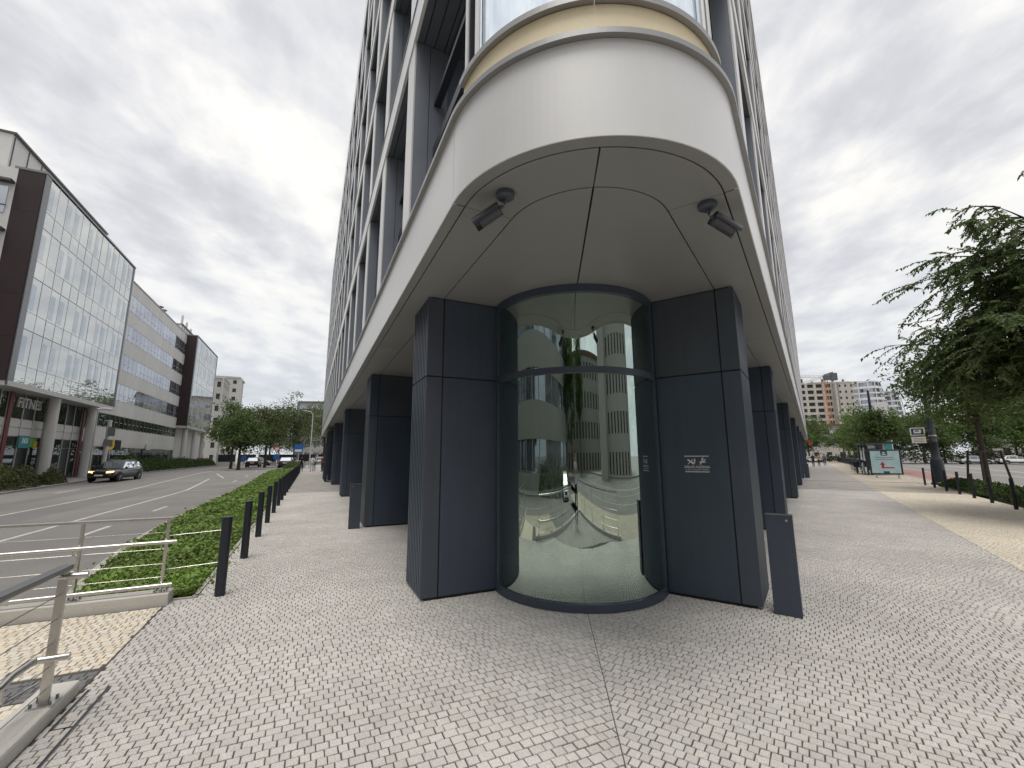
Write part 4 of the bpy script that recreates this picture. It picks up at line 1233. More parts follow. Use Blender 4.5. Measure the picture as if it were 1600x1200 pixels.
def gbox(s0, s1, cols, nm='glass_box', detail=True):
    n0, n1, z0, z1 = 18.3, 19.62, 6.3, 20.2
    part = empty(nm, LF.p(s0, n0, z0), parent=blk)
    mb = MB(); LF.box(mb, s0 + .02, s1 - .02, n0 + .06, n1 + .02, z0 + .02, z1 - .02); mb.build('box_core', 'alu_dark', part)
    mb = MB(); LF.box(mb, s0 - .03, s0 + .015, n0, n1, z0, z1)
    for i in range(1, 5): LF.box(mb, s0 - .034, s0 - .031, n0, n1, z0 + i * 2.78 - .015, z0 + i * 2.78 + .015, 1)
    mb.build('brown_side', ['brown_clad', 'black'], part)
    mb = MB(); LF.box(mb, s0 - .03, s0 + .55, n0 - .05, n0 + .05, z0 - .25, z1 + .12); mb.build('edge_trim', 'steel_dark', part); mb = MB(); LF.box(mb, s1 - .25, s1 + .03, n0 - .05, n1, z0 - .25, z1 + .12); mb.build('edge_trim', 'steel_dark', part)
    mb = MB(); LF.box(mb, s0, s1, n0 - .06, n1 + 1, z0 - .30, z0 - .0); mb.build('underside', 'alu', part)
    mb = MB(); LF.box(mb, s0 - .05, s1 + .05, n0 - .08, n1 + .2, z1 + .0, z1 + .15); mb.build('parapet', 'steel_dark', part)
    a0, a1 = s0 + .57, s1 - .27; w = (a1 - a0) / cols
    zl = []
    for f in range(4):
        zb = z0 + f * 3.46; zl += [(zb + .03, zb + 1.15, 0), (zb + 1.18, zb + 3.43, 1)]
    if detail:
        mem = {}
        for (za, zb_, k) in zl:
            key = round(zb_ - za, 3)
            if key not in mem:
                mb = MB(); LF.box(mb, .008, w - .008, 0, .03, 0, zb_ - za, rel=True); mem[key] = mb.mesh('pane', 'block_glass')
            for c in range(cols):
                pn = link('pane', mem[key], part, LF.p(a0 + c * w, n0, za)); pn.rotation_euler.z = rnd.gauss(0, .0035)
                if k and c % 3 != 1:
                    if 'v' not in mem:
                        mb = MB(); LF.box(mb, w * .12, w * .55, -.006, -.001, .15, 1.85, rel=True); mem['v'] = mb.mesh('vent_light', 'inner_glass')
                    link('vent_light', mem['v'], part, LF.p(a0 + c * w, n0, za))
    else:
        for (za, zb_, k) in zl:
            for c in range(cols):
                mb = MB(); LF.box(mb, a0 + c * w + .03, a0 + (c + 1) * w - .03, n0, n0 + .03, za, zb_); mb.build('pane', 'block_glass', part)
    mb = MB()
    for c in range(cols + 1): LF.box(mb, a0 + c * w - .014, a0 + c * w + .014, n0 - .012, n0 + .05, z0, z1)
    for (za, zb_, k) in zl: LF.box(mb, a0, a1, n0 - .012, n0 + .05, za - .035, za - .001)
    mb.build('mullions', 'alu', part)
    return part
gbox(31.2, 47.1, 13)
gbox(73.7, 89.6, 13)
# main body with window bands
mb = MB(); LF.box(mb, 31.6, 96, 19.68, 34, 6.0, 20.1); LF.box(mb, 31.6, 96, 20.2, 34, BZ, 6.05); mb.build('wall', 'panel_light', blk)
rows = [(17.0, 18.8), (13.85, 15.5), (10.6, 12.3), (7.4, 9.15), (4.55, 5.9), (0.2, 2.7)]
zc_ = [20.15] + [v for r_ in rows for v in (r_[1], r_[0])] + [BZ]
wp = 1.22
mem = {}
for (z0, z1) in rows:
    key = round(z1 - z0, 2)
    mb = MB(); LF.box(mb, .04, wp - .04, 19.61, 19.63, .04, z1 - z0 - .04, rel=True); mem[key] = mb.mesh('window', 'strip_glass' if z0 > 6 else 'shop_glass')
    mb = MB(); LF.box(mb, .0, wp, 19.625, 19.67, 0, z1 - z0, 0, rel=True); LF.box(mb, .06, wp * .5, 19.59, 19.612, .04, .10, 0, rel=True); LF.box(mb, .06, wp * .5, 19.59, 19.612, .62, .68, 0, rel=True); mem[('f', key)] = mb.mesh('window_frame', 'alu')
    for i in range(22):
        w_ = link('window', mem[key], blk, LF.p(47.0 + i * wp, 0, z0))
        link('window_frame', mem[('f', key)], w_, LF.p(47.0 + i * wp, 0, z0))
for (z1, z0) in zip(zc_[0::2], zc_[1::2]):
    mb = MB(); LF.box(mb, .008, wp - .008, 19.60, 19.66, 0, z1 - z0, rel=True); me = mb.mesh('cladding_panel', 'panel_light')
    for i in range(22): link('cladding_panel', me, blk, LF.p(47.0 + i * wp, 0, z0))
mb = MB(); LF.box(mb, 46, 76, 19.55, 19.9, 20.16, 20.30); mb.build('parapet', 'steel_dark', blk)
# penthouse storeys
for (a, b, zt) in ((34.6, 50.0, 24.5), (80, 94, 23.4)):
    ph = MB(); LF.box(ph, a, b, 22, 32, 20.2, zt); p_ = ph.build('penthouse', 'panel_light', blk)
    mb = MB()
    for i in range(9): LF.box(mb, a + .2 + i * (b - a) / 9, a + .2 + i * (b - a) / 9 + .05, 21.95, 21.99, 20.3, zt - .1)
    LF.box(mb, a - .1, b + .1, 21.8, 32, zt, zt + .14); mb.build('seams', 'alu_dark', p_)
    mb = MB(); LF.box(mb, a - .04, a - .01, 23, 25.2, 20.8, 23.2); mb.build('window', 'strip_glass', p_)
# mast aerials
for i, s_ in enumerate((84, 87, 90)):
    mb = MB(); mb.tube(LF.p(s_, 23, 23.4), LF.p(s_, 23, 26.2 - .4 * i), .06, 6); mb.tube(LF.p(s_, 23, 24.6), LF.p(s_, 23, 26.0 - .4 * i), .17, 8); mb.build('aerial', 'alu', blk)
for i, s_ in enumerate((64.5, 66.0)):
    mb = MB(); mb.tube(LF.p(s_, 21, 20.2), LF.p(s_, 21, 21.4), .05, 6); mb.lathe([(.05, 0), (.5, .25), (.52, .3)], tuple(LF.p(s_, 20.9, 21.3)), 10); mb.build('dish', 'alu_dark', blk)
# end wall towards the viewer
mb = MB(); LF.box(mb, 31.16, 31.24, 19.63, 34, 6.2, 20.2); mb.build('end_wall', 'panel_light', blk)
for (z0, z1) in rows[:4]:
    for n_ in (19.9, 22.6, 25.2):
        mb = MB(); LF.box(mb, 31.12, 31.155, n_, n_ + 1.9, z0, z1); w_ = mb.build('window', 'strip_glass', blk)
        mb = MB(); LF.box(mb, 31.08, 31.115, n_ - .06, n_ + 1.96, z0 + .5, z0 + .56); LF.box(mb, 30.7, 31.15, n_ - .25, n_ + 2.2, z1 + .25, z1 + .4); mb.build('window_frame', 'alu_dark', w_)
# ground floor: columns, red pilasters, shopfronts
def colmn(s_, n_=18.9, r_=0.33, z1=6.05):
    mb = MB(); mb.lathe([(r_, 0), (r_, z1 - BZ)], tuple(LF.p(s_, n_, BZ)), 18); mb.build('column', 'column', blk, smooth=True)
for s_ in (38.4, 44.7, 76.0, 82.2, 88.2): colmn(s_)
for s_ in (31.8, 34.6, 39.2, 44.9):
    mb = MB(); LF.box(mb, s_ - .2, s_ + .2, 19.45, 19.7, BZ, 6.0); mb.build('pilaster', 'red_steel', blk)
for a, b in ((32.0, 34.4), (34.8, 39.0), (39.4, 44.7), (45.1, 47.0)):
    k = max(3, int((b - a) / 1.25)); w = (b - a) / k
    for i in range(k):
        for (z0, z1, m_, nm) in ((4.30, 5.95, 'shop_glass', 'shop_window'), (3.70, 4.25, 'panel_light', 'cladding_panel'), (3.10, 3.65, 'panel_light', 'cladding_panel'), (2.42, 3.05, 'shop_glass', 'shop_window'), (BZ + .1, 2.36, 'shop_glass', 'shop_window')):
            mb = MB(); LF.box(mb, a + i * w + .035, a + (i + 1) * w - .035, 19.56, 19.62, z0, z1); mb.build(nm, m_, blk)
    mb = MB(); LF.box(mb, a, b, 19.63, 19.67, BZ, 6.0)
    for i in range(k + 1): LF.box(mb, a + i * w - .03, a + i * w + .03, 19.52, 19.628, BZ, 6.0)
    mb.build('shopfront_frame', 'alu', blk)
mb = MB(); LF.box(mb, 31.6, 96, 19.66, 22, 5.95, 6.02); mb.build('arcade_ceiling', 'alu', blk)
mb = MB(); LF.box(mb, 76, 90, 21.4, 21.55, BZ, 6); mb.build('recess', 'shop_glass', blk)
def sign_board(fr, s, n, z, w, h, m_, nm, parent, d=.06):
    mb = MB(); fr.box(mb, s - w / 2, s + w / 2, n, n + d, z - h / 2, z + h / 2); return mb.build(nm, m_, parent)
back = -LF.n                                # facing the road
def front_text(txt, size, s, n, z, m_, parent, ext=.02):
    me = text_mesh(txt, size, 'lettering', m_, ext, True); orient(me, LF.p(s, n, z), LF.u, Vector((0, 0, 1))); return link('lettering', me, parent)
front_text('FITNES', 0.95, 36.75, 19.5, 5.35, 'letter_grey', blk, .05)
sg2 = sign_board(LF, 36.7, 19.42, 2.72, 1.25, .85, 'sign_teal', 'shop_sign', blk); front_text('365', .5, 36.7, 19.41, 2.78, 'white_print', sg2)
sign_board(LF, 37.8, 19.44, 2.7, .8, .62, 'sign_green', 'shop_sign', blk); sign_board(LF, 38.1, 19.41, 2.55, .35, .5, 'sign_yellow', 'shop_sign', blk)
mb = MB()
mb.prism([(0.95 * math.cos(2 * math.pi * i / 24), 0.55 * math.sin(2 * math.pi * i / 24)) for i in range(24)], 0, .1)
ov = mb.mesh('oval_sign', 'sign_yellow'); orient(ov, LF.p(50.6, 19.35, 2.9), LF.u, Vector((0, 0, 1))); ov_ = link('oval_sign', ov, blk)
mb = MB(); mb.prism([(.45 * math.cos(2 * math.pi * i / 20), .2 * math.sin(2 * math.pi * i / 20)) for i in range(20)], .1, .12); me = mb.mesh('oval_print', 'sign_red'); orient(me, LF.p(50.6, 19.35, 2.85), LF.u, Vector((0, 0, 1))); link('oval_print', me, ov_)
sign_board(LF, 52.9, 19.4, 2.9, 1.5, 1.0, 'black', 'shop_sign', blk)
sign_board(LF, 62.5, 19.45, 2.9, 1.6, .7, 'letter_grey', 'shop_sign', blk)

# ------------------------------------------------------------------ other far buildings
mat('render_pale', (0.42, 0.41, 0.385), 0.8, var=0.08, vscale=0.25)
mat('render_grey', (0.30, 0.29, 0.27), 0.8, var=0.08, vscale=0.25)
mat('tower_white', (0.62, 0.62, 0.61), 0.6, var=0.05)
mat('roof_dark', (0.10, 0.105, 0.115), 0.6)
mat('roof_brown', (0.12, 0.075, 0.05), 0.7, var=0.15)
mat('shell_concrete', (0.42, 0.395, 0.35), 0.85, var=0.1, vscale=0.2)
mat('hole', (0.05, 0.046, 0.042), 0.9)
mat('orange', (0.42, 0.22, 0.13), 0.6)
glass('far_glass', 0.30, (0.85, 0.9, 1.0), body_c=(0.05, 0.06, 0.075), fres=0.5, objrand=0.06)

def grid_building(name, label, c, w, d, h, rz, cols_, floors, wall, win, cat='building', wh=.55, ww=.6, z0=0, roof=None, setback=None, sides=True, recess=.25):
    """storeys of separate windows set in a wall grid; c = middle of the front foot"""
    t = empty(name, (c.x, c.y, z0), label, cat)
    f = Vector((math.cos(rz), math.sin(rz), 0)); b = Vector((-f.y, f.x, 0))
    def P(x, y, z): q = f * x + b * y; return (c.x + q.x, c.y + q.y, z0 + z)
    def bx(mb, x0, x1, y0, y1, za, zb): mb.hexa([P(x0, y0, za), P(x1, y0, za), P(x1, y1, za), P(x0, y1, za), P(x0, y0, zb), P(x1, y0, zb), P(x1, y1, zb), P(x0, y1, zb)])
    cw, fh = w / cols_, h / floors
    mb = MB(); bx(mb, -w / 2 + recess, w / 2 - recess, recess, d, 0, h - .1); mb.build('body', wall, t)
    mb = MB()
    for i in range(cols_ + 1):
        x = -w / 2 + i * cw; k = cw * (1 - ww) / 2
        bx(mb, x - k, x + k, 0, recess + .02, 0, h)
    for j in range(floors + 1):
        k = fh * (1 - wh) / 2
        bx(mb, -w / 2, w / 2, 0.02, recess + .01, max(0, j * fh - k), min(h, j * fh + k))
    if sides:
        cs = max(1, int(d / cw))
        for sx in (-1, 1):
            for i in range(cs + 1):
                y = i * d / cs; k = d / cs * (1 - ww) / 2
                x0, x1 = sorted((sx * w / 2, sx * (w / 2 - recess - .02))); bx(mb, x0, x1, max(0, y - k), min(d, y + k), 0, h)
            for j in range(floors + 1):
                k = fh * (1 - wh) / 2; x0, x1 = sorted((sx * (w / 2 - .02), sx * (w / 2 - recess - .01))); bx(mb, x0, x1, 0, d, max(0, j * fh - k), min(h, j * fh + k))
    mb.build('wall', wall, t)
    for j in range(floors):
        for i in range(cols_):
            mb = MB(); x = -w / 2 + (i + .5) * cw; kx, kz = cw * ww / 2, fh * wh / 2; z = (j + .5) * fh
            bx(mb, x - kx, x + kx, recess - .06, recess - .02, z - kz, z + kz); mb.build('window', win, t)
        if sides:
            for sx in (-1, 1):
                mb = MB()
                for i in range(cs):
                    y = (i + .5) * d / cs; ky = d / cs * ww / 2
                    x0, x1 = sorted((sx * (w / 2 - recess + .02), sx * (w / 2 - recess + .06))); bx(mb, x0, x1, y - ky, y + ky, (j + .5) * fh - fh * wh / 2, (j + .5) * fh + fh * wh / 2)
                mb.build('side_windows', win, t)
    mb = MB(); bx(mb, -w / 2 - .2, w / 2 + .2, -.2, d + .2, h, h + .5); rf = mb.build('roof', roof or wall, t)
    return t, P, bx
# pale apartment house past the office block
c = Vector((-72.1, 112.0, 0)); grid_building('apartment_house', 'pale stone apartment house with small windows beyond the office block', c + Vector((-4, 0, 0)), 10, 12, 21.5, LF.rz + rad(2), 5, 7, 'render_pale', 'hole', ww=.4, wh=.45)
c = Vector((-99.7, 150.0, 0)); grid_building('apartment_house', 'tall cream apartment house furthest along the left street', c + Vector((-6, 0, 0)), 14, 12, 30, LF.rz - rad(90), 5, 10, 'render_pale', 'hole', ww=.4, wh=.45, sides=False)
c = Vector((-70.8, 150.0, 0)); grid_building('roof_block', 'grey flat roofed block rising above the trees at the street end', c + Vector((4, 0, 0)), 17, 12, 20.5, rad(6), 6, 5, 'render_grey', 'far_glass', ww=.8, wh=.5, roof='roof_dark', sides=False)
# unfinished concrete block and curved tower on the right horizon
c = Vector((194.2, 270.0, 0)); shell, SP, sbx = grid_building('unfinished_block', 'unfinished concrete block with open floors on the right horizon', c, 40, 20, 47, rad(-10), 8, 12, 'shell_concrete', 'hole', ww=.72, wh=.6, recess=1.0)
for i in range(7):
    mb = MB(); x = -18 + i * 6; sbx(mb, x - .4, x + .4, 2, 3, 47.5, 49.2 + (i % 3) * .5); mb.build('rooftop_formwork', 'roof_brown' if i > 4 else 'hole', shell)
c = Vector((211.3, 262.0, 0)); grid_building('unfinished_block', 'lower concrete block with scaffolding right of the tower crane', c, 16, 20, 46, rad(-10), 5, 12, 'shell_concrete', 'hole', ww=.35, wh=.4, recess=.8)
def curved_tower(c, w, h, floors, cols_, label, rz):
    t = empty('curved_tower', (c.x, c.y, 0), label, 'building')
    f = Vector((math.cos(rz), math.sin(rz), 0)); b = Vector((-f.y, f.x, 0))
    def P(u, z, dpt=0):
        x = -w / 2 + w * u - 3.0 * (z / h) ** 2 * (u > .5) * (u - .5) * 2 * 1.5; y = 6.0 * (2 * u - 1) ** 2 + dpt
        q = f * x + b * y; return (c.x + q.x, c.y + q.y, z)
    K = 12
    mb = MB()
    for k in range(K):
        u0, u1 = k / K, (k + 1) / K
        mb.hexa([P(u0, 0, .8), P(u1, 0, .8), P(u1, 0, 14), P(u0, 0, 14), P(u0, h, .8), P(u1, h, .8), P(u1, h, 14), P(u0, h, 14)])
    mb.build('body', 'far_glass', t)
    for j in range(floors + 1):
        mb = MB(); z = h * j / floors; e_ = .45 if j % 2 else .75
        for k in range(K):
            u0, u1 = k / K, (k + 1) / K
            mb.hexa([P(u0, max(0, z - e_)), P(u1, max(0, z - e_)), P(u1, max(0, z - e_), 1), P(u0, max(0, z - e_), 1), P(u0, z + e_), P(u1, z + e_), P(u1, z + e_, 1), P(u0, z + e_, 1)])
        mb.build('floor_band', 'tower_white', t)
    for i in range(cols_ + 1):
        u = i / cols_; e_ = .011; mb = MB()
        for j in range(floors):
            z0, z1 = h * j / floors, h * (j + 1) / floors
            mb.hexa([P(u - e_, z0, -.15), P(u + e_, z0, -.15), P(u + e_, z0, 1), P(u - e_, z0, 1), P(u - e_, z1, -.15), P(u + e_, z1, -.15), P(u + e_, z1, 1), P(u - e_, z1, 1)])
        mb.build('rib', 'tower_white', t)
c = Vector((218.5, 255.0, 0)); curved_tower(c, 21, 45.5, 13, 5, 'curved white gridded glass tower beside the unfinished block', rad(-22))
c = Vector((258.1, 285.0, 0)); curved_tower(c, 17, 44, 13, 5, 'second curved white gridded tower partly behind the street trees', rad(-26))
# tower crane
def crane(c, hgt, jib, rz, label, m1='orange'):
    t = empty('tower_crane', (c.x, c.y, 0), label, 'crane')
    mb = MB()
    for i in (-1, 1):
        for j in (-1, 1): mb.tube((c.x + i, c.y + j, 0), (c.x + i, c.y + j, hgt), .15, 5)
    for k in range(int(hgt / 2.4)):
        z = k * 2.4
        for i in (-1, 1):
            mb.tube((c.x - 1, c.y + i, z), (c.x + 1, c.y + i, z + 2.4), .08, 4); mb.tube((c.x + i, c.y - 1, z), (c.x + i, c.y + 1, z + 2.4), .08, 4)
    mb.build('mast', m1, t)
    f = Vector((math.cos(rz), math.sin(rz), 0)); o = Vector((c.x, c.y, hgt))
    def truss(a, b, m_, nm):
        mb = MB(); up = Vector((0, 0, 1.3)); sd_ = Vector((-f.y, f.x, 0)) * .7
        for q in (sd_, -sd_, up): mb.tube(a + q, b + q, .15, 5)
        k = 10
        for i in range(k):
            p_, q_ = a + (b - a) * i / k, a + (b - a) * (i + 1) / k
            mb.tube(p_ + sd_, q_ + up, .1, 4); mb.tube(p_ - sd_, q_ + up, .1, 4); mb.tube(p_ + up, q_ + sd_, .1, 4)
        mb.build(nm, m_, t)
    truss(o, o + f * jib + Vector((0, 0, -jib * .30)) * (1 if jib < 30 else 0), 'tower_white', 'jib'); truss(o, o - f * 7 + Vector((0, 0, 2)), 'alu_dark', 'counter_jib')
    mb = MB(); p_ = o - f * 7; mb.box(p_.x - 1.6, p_.x + 1.6, p_.y - 1, p_.y + 1, hgt - 1.5, hgt + 2.6); mb.build('counterweight', 'alu_dark', t)
    mb = MB(); mb.box(o.x - 1.4, o.x + 1.4, o.y - 2.4, o.y - 1.1, hgt - 2.0, hgt + .6); mb.build('cab', 'alu_dark', t)
c = Vector((174.9, 235.0, 0)); crane(c, 44.5, 15, rad(195), 'orange and red tower crane in front of the unfinished block')
c = Vector((199.3, 300.0, 0)); crane(c + Vector((-6, 0, 0)), 56.5, 32, rad(2), 'tower crane jib showing just past the right facade edge', 'alu_dark')
# red and white top section of the mast
# bridge deck across the end of the avenue
c0, c1 = Vector((111.4, 165.0, 0)), Vector((131.0, 165.0, 0))
br = empty('footbridge', (c0.x, c0.y, 0), 'pale bridge deck crossing the far end of the avenue', 'bridge')
mb = MB(); mb.hexa([(c0.x - 8, c0.y, 5.2), (c1.x + 20, c1.y + 8, 5.2), (c1.x + 20, c1.y + 14, 5.2), (c0.x - 8, c0.y + 6, 5.2), (c0.x - 8, c0.y, 6.9), (c1.x + 20, c1.y + 8, 6.9), (c1.x + 20, c1.y + 14, 6.9), (c0.x - 8, c0.y + 6, 6.9)]); mb.build('deck', 'shell_concrete', br)
for k in (0.25, 0.75):
    q = c0 + (c1 - c0) * k; mb = MB(); mb.tube((q.x, q.y + 3, -.1), (q.x, q.y + 3, 5.25), .5, 10); mb.build('bridge_pier', 'shell_concrete', br)
# old houses across the avenue
grid_building('old_house', 'old beige town house at the right edge across the avenue', Vector((108, 86, 0)), 20, 12, 15, rad(-40), 8, 4, 'render_pale', 'hole', ww=.4, wh=.55, roof='roof_brown')
grid_building('old_house', 'pale low house between the trees across the avenue', Vector((84, 112, 0)), 22, 12, 9, rad(-30), 8, 3, 'render_pale', 'hole', ww=.4, wh=.5, roof='roof_brown')
# buildings beside and behind the viewer: they show only as reflections in the glass
c = LF.p(-4, 19.6)
grid_building('rear_office', 'white office with long window bands mirrored at the left of the curved glass', c, 40, 14, 22, LF.rz, 10, 5, 'render_grey', 'far_glass', ww=.9, wh=.46, z0=-.6)
grid_building('rear_house', 'grey town house mirrored in the middle of the curved glass', Vector((2, -36, 0)), 40, 12, 13, rad(180 + 3), 14, 4, 'render_grey', 'hole', ww=.42, wh=.55, z0=-.6, roof='roof_brown')
t_, P_, bx_ = grid_building('rear_corner_house', 'beige corner house with round turret mirrored at the right of the curved glass', Vector((24, -14, 0)), 20, 12, 16, rad(180 + 55), 8, 5, 'render_pale', 'hole', ww=.4, wh=.55, z0=-.6, roof='roof_brown')
mb = MB(); mb.lathe([(2.4, 0), (2.4, 18), (2.7, 18.2), (2.7, 18.5), (1.7, 21), (.1, 25)], (15.5, -19.5, -.6), 20); mb.build('turret', 'render_pale', t_, smooth=True)

# ------------------------------------------------------------------ trees
# big tree whose trunk stands just outside the right edge
def near_tree():
    r = random.Random(5); rg = np.random.default_rng(5)
    base = Vector((14.6, 9.6, 0)); t = empty('street_tree', base, 'large dark leafy tree overhanging from the right edge', 'tree')
    mb = MB(); tp = [base, base + Vector((0, .05, 1.2)), base + Vector((-.1, .1, 2.4)), base + Vector((-.2, .2, 4.4)), base + Vector((-.1, .2, 7.2))]
    mb.path(tp, [.20, .16, .14, .10, .03], 12)
    P, D, Nn, T = [], [], [], []
    def twig(a, d, ln, rad_, depth):
        d = d.normalized(); k = 7; pts = [a]; cur = d.copy()
        for i in range(k):
            cur = (cur + Vector((r.uniform(-.22, .22), r.uniform(-.22, .22), r.uniform(-.16, .10) - (.05 if depth else 0.0) + (.3 if pts[-1].z < 3.3 else 0)))).normalized()
            pts.append(pts[-1] + cur * ln / k)
        mb.path(pts, [rad_ * (1 - .85 * i / k) for i in range(k + 1)], 5)
        if depth == 0:
            for j in range(10):
                i = r.randint(1, k); d2 = (cur + Vector((r.gauss(0, .75), r.gauss(0, .75), r.gauss(0, .45)))).normalized()
                twig(pts[i], d2, ln * r.uniform(.38, .62), rad_ * .45, 1)
        elif depth == 1:
            for j in range(6):
                i = r.randint(1, k); d2 = (cur + Vector((r.gauss(0, .7), r.gauss(0, .7), r.gauss(-.05, .4)))).normalized()
                twig(pts[i], d2, ln * r.uniform(.45, .75), rad_ * .4, 2)
        if depth >= 1:
            tone = r.random()
            n = 26 if depth == 2 else 14
            for j in range(n):
                f = (j + .5) / n * k; i = min(int(f), k - 1); p = pts[i].lerp(pts[i + 1], f - i)
                dv = (pts[i + 1] - pts[i]).normalized(); sdv = dv.cross(Vector((0, 0, 1)))
                if sdv.length < .1: sdv = Vector((1, 0, 0))
                sdv.normalize(); sgn = 1 if j % 2 else -1
                ld = (dv * .6 + sdv * sgn * .8 + Vector((r.gauss(0, .3), r.gauss(0, .3), -.28 + r.gauss(0, .3)))).normalized()
                if p.z < 3.0: continue
                P.append(tuple(p + ld * .05)); D.append(tuple(ld)); Nn.append((r.gauss(0, .45), r.gauss(0, .45), 1.0)); T.append(min(.999, max(0, .55 * tone + .45 * r.random())))
    for i in range(44):
        f = (i % 22 + r.random()) / 22; a = tp[2].lerp(tp[4], f)
        az = rad(180) + (-1.2 + 2.4 * ((i * 0.618) % 1.0)) if i < 38 else r.uniform(0, 2 * math.pi)
        el = r.uniform(-.02, .38) + f * .45
        d = Vector((math.cos(az) * math.cos(el), math.sin(az) * math.cos(el), math.sin(el)))
        twig(a, d, r.uniform(2.7, 3.5) * (1.0 - .34 * f), .055, 0)
    mb.build('trunk', 'bark', t, smooth=True)
    n = len(P)
    link('crown', leaf_mesh('crown', P, np.array(D), np.array(Nn), .108 * (.6 + .8 * rg.random(n)), 'tree_leaf', .48, np.array(T)), t)
near_tree()
st_tree = make_tree(tuple(RF.p(21.1, 6.55, 0)), 7.2, 2.7, 2.3, .10, 9000, .19, 'tree_leaf', 'young staked tree behind the low avenue hedge', seed=12, clumps=70)
# tree stakes
stk = empty('tree_stakes', RF.p(21.1, 6.55, 0), 'dark wooden tripod of stakes round the young tree', 'tree stakes')
cpt = RF.p(21.1, 6.55, 0); tops = []
for i in range(3):
    a = rad(95 + 120 * i); q0 = cpt + Vector((math.cos(a) * .8, math.sin(a) * .8, 0)); q1 = cpt + Vector((math.cos(a) * .55, math.sin(a) * .55, 1.75)); tops.append(q1)
    mb = MB(); mb.tube(q0, q1, .04, 8); mb.build('stake', 'bark', stk)
for i in range(3):
    a_, b_ = tops[i] - Vector((0, 0, .06)), tops[(i + 1) % 3] - Vector((0, 0, .06)); mb = MB(); mb.tube(a_, b_, .035, 6); mb.build('crossbar', 'bark', stk)

G1 = 'trees at the end of the left street'
tl = [  # x, y, height, radius, trunk, leaf material, label
    ((-33.5, 53.0), 7.6, 3.0, 1.5, 'tree_leaf', 'low dark tree at the end of the hedge beside the office block', 0),
    ((-39.0, 60.0), 9.5, 3.4, 1.6, 'tree_leaf', 'bushy dark tree leaning over the hedge beside the second glass box', 0),
    ((-36.0, 63.0), 10.0, 3.2, 2.0, 'tree_leaf_olive', 'loose olive tree left of the birch at the street end', 0.3),
    ((-38.5, 76.0), 13.8, 5.0, 1.8, 'tree_leaf_olive', 'tall feathery birch tree rising highest at the street end', 0.5),
    ((-45.0, 80.0), 13.0, 4.6, 2.0, 'tree_leaf', 'dark tree left behind the feathery birch', 0.1),
    ((-38.5, 88.0), 14.2, 5.0, 2.2, 'tree_leaf', 'dark tree just right of the feathery birch', 0.1),
    ((-33.2, 90.0), 13.5, 5.0, 2.2, 'tree_leaf_fresh', 'bright green tree in the middle of the street end row', 0),
    ((-27.5, 84.0), 11.8, 4.6, 2.2, 'tree_leaf_fresh', 'bright green tree nearest the left facade', 0),
    ((-30.5, 99.0), 13.8, 5.5, 2.4, 'tree_leaf', 'dark tree behind the bright green trees at the street end', 0),
    ((-52.0, 96.0), 12.5, 5.5, 2.4, 'tree_leaf', 'dark tree far left below the apartment house', 0)]
for i, ((x, y), h, R_, th, lm, lb, dr_) in enumerate(tl):
    make_tree((x, y, 0.0), h, R_, th, .18, 7000 if h > 9 else 5200, .30, lm, lb, group=G1, seed=40 + i, clumps=90, droop=dr_ * .5, gap=.3)
G2 = 'street trees along the avenue'
tr_ = [(47, 5.9, 5.8, 2.2, 'tree_leaf', 'street tree just behind the bus shelter'), (54, 5.9, 6.4, 2.3, 'tree_leaf_fresh', 'street tree second from the bus shelter along the railing'),
       (61, 5.9, 6.3, 2.3, 'tree_leaf', 'street tree third from the bus shelter along the railing'), (69, 5.9, 6.9, 2.4, 'tree_leaf', 'street tree fourth from the bus shelter along the railing'),
       (78, 5.9, 7.1, 2.4, 'tree_leaf_fresh', 'street tree fifth from the bus shelter along the railing'), (90, 5.9, 7.2, 2.4, 'tree_leaf', 'street tree sixth from the bus shelter along the railing'),
       (104, 5.9, 7.6, 2.6, 'tree_leaf', 'furthest street tree of the row beyond the bus shelter')]
for i, (s_, n_, h, R_, lm, lb) in enumerate(tr_):
    make_tree(tuple(RF.p(s_, n_, 0)), h, R_, 2.1, .15, 6000 if i < 4 else 4000, .25, lm, lb, group=G2, seed=60 + i, clumps=70)
make_tree((88, 128, 0), 12, 6, 2.5, .2, 3500, .5, 'tree_leaf_fresh', 'bright green tree below the unfinished block by the facade edge', group=G2, seed=75, clumps=60)
tb = [(72.0, 88, 12.0, 5.0, 'tree_leaf_fresh', 'bright green tree left of the bus stop sign across the avenue'), (80.0, 84, 12.0, 5.0, 'tree_leaf', 'dark tree behind the bus stop sign across the avenue'),
      (83.0, 76, 11.0, 4.8, 'tree_leaf', 'dark tree behind the black column across the avenue'), (90.0, 77, 11.5, 4.8, 'tree_leaf_fresh', 'light tree behind the staked tree across the avenue'),
      (94.0, 73, 11.5, 4.6, 'tree_leaf', 'dark tree right of the staked tree across the avenue'), (66.0, 96, 11.5, 5.0, 'tree_leaf', 'dark tree behind the bus shelter across the avenue'), (59.5, 92, 8.5, 3.8, 'tree_leaf', 'low dark tree beside the tall mast across the avenue'), (104.0, 80, 12.0, 5.0, 'tree_leaf', 'tree across the avenue at the right edge'), (74.5, 78, 9.5, 4.2, 'tree_leaf', 'low dark tree left of the parked silver car across the avenue'), (78.5, 78.5, 10.0, 4.4, 'tree_leaf_fresh', 'low bright tree behind the parked silver car across the avenue'), (70.0, 79, 9.0, 4.0, 'tree_leaf', 'low dark tree between shelter and column across the avenue')]
for i, (x, y, h, R_, lm, lb) in enumerate(tb):
    make_tree((x, y, 0), h, R_, 1.3, .2, 7000, .40, lm, lb, group='trees across the avenue', seed=80 + i, clumps=80)
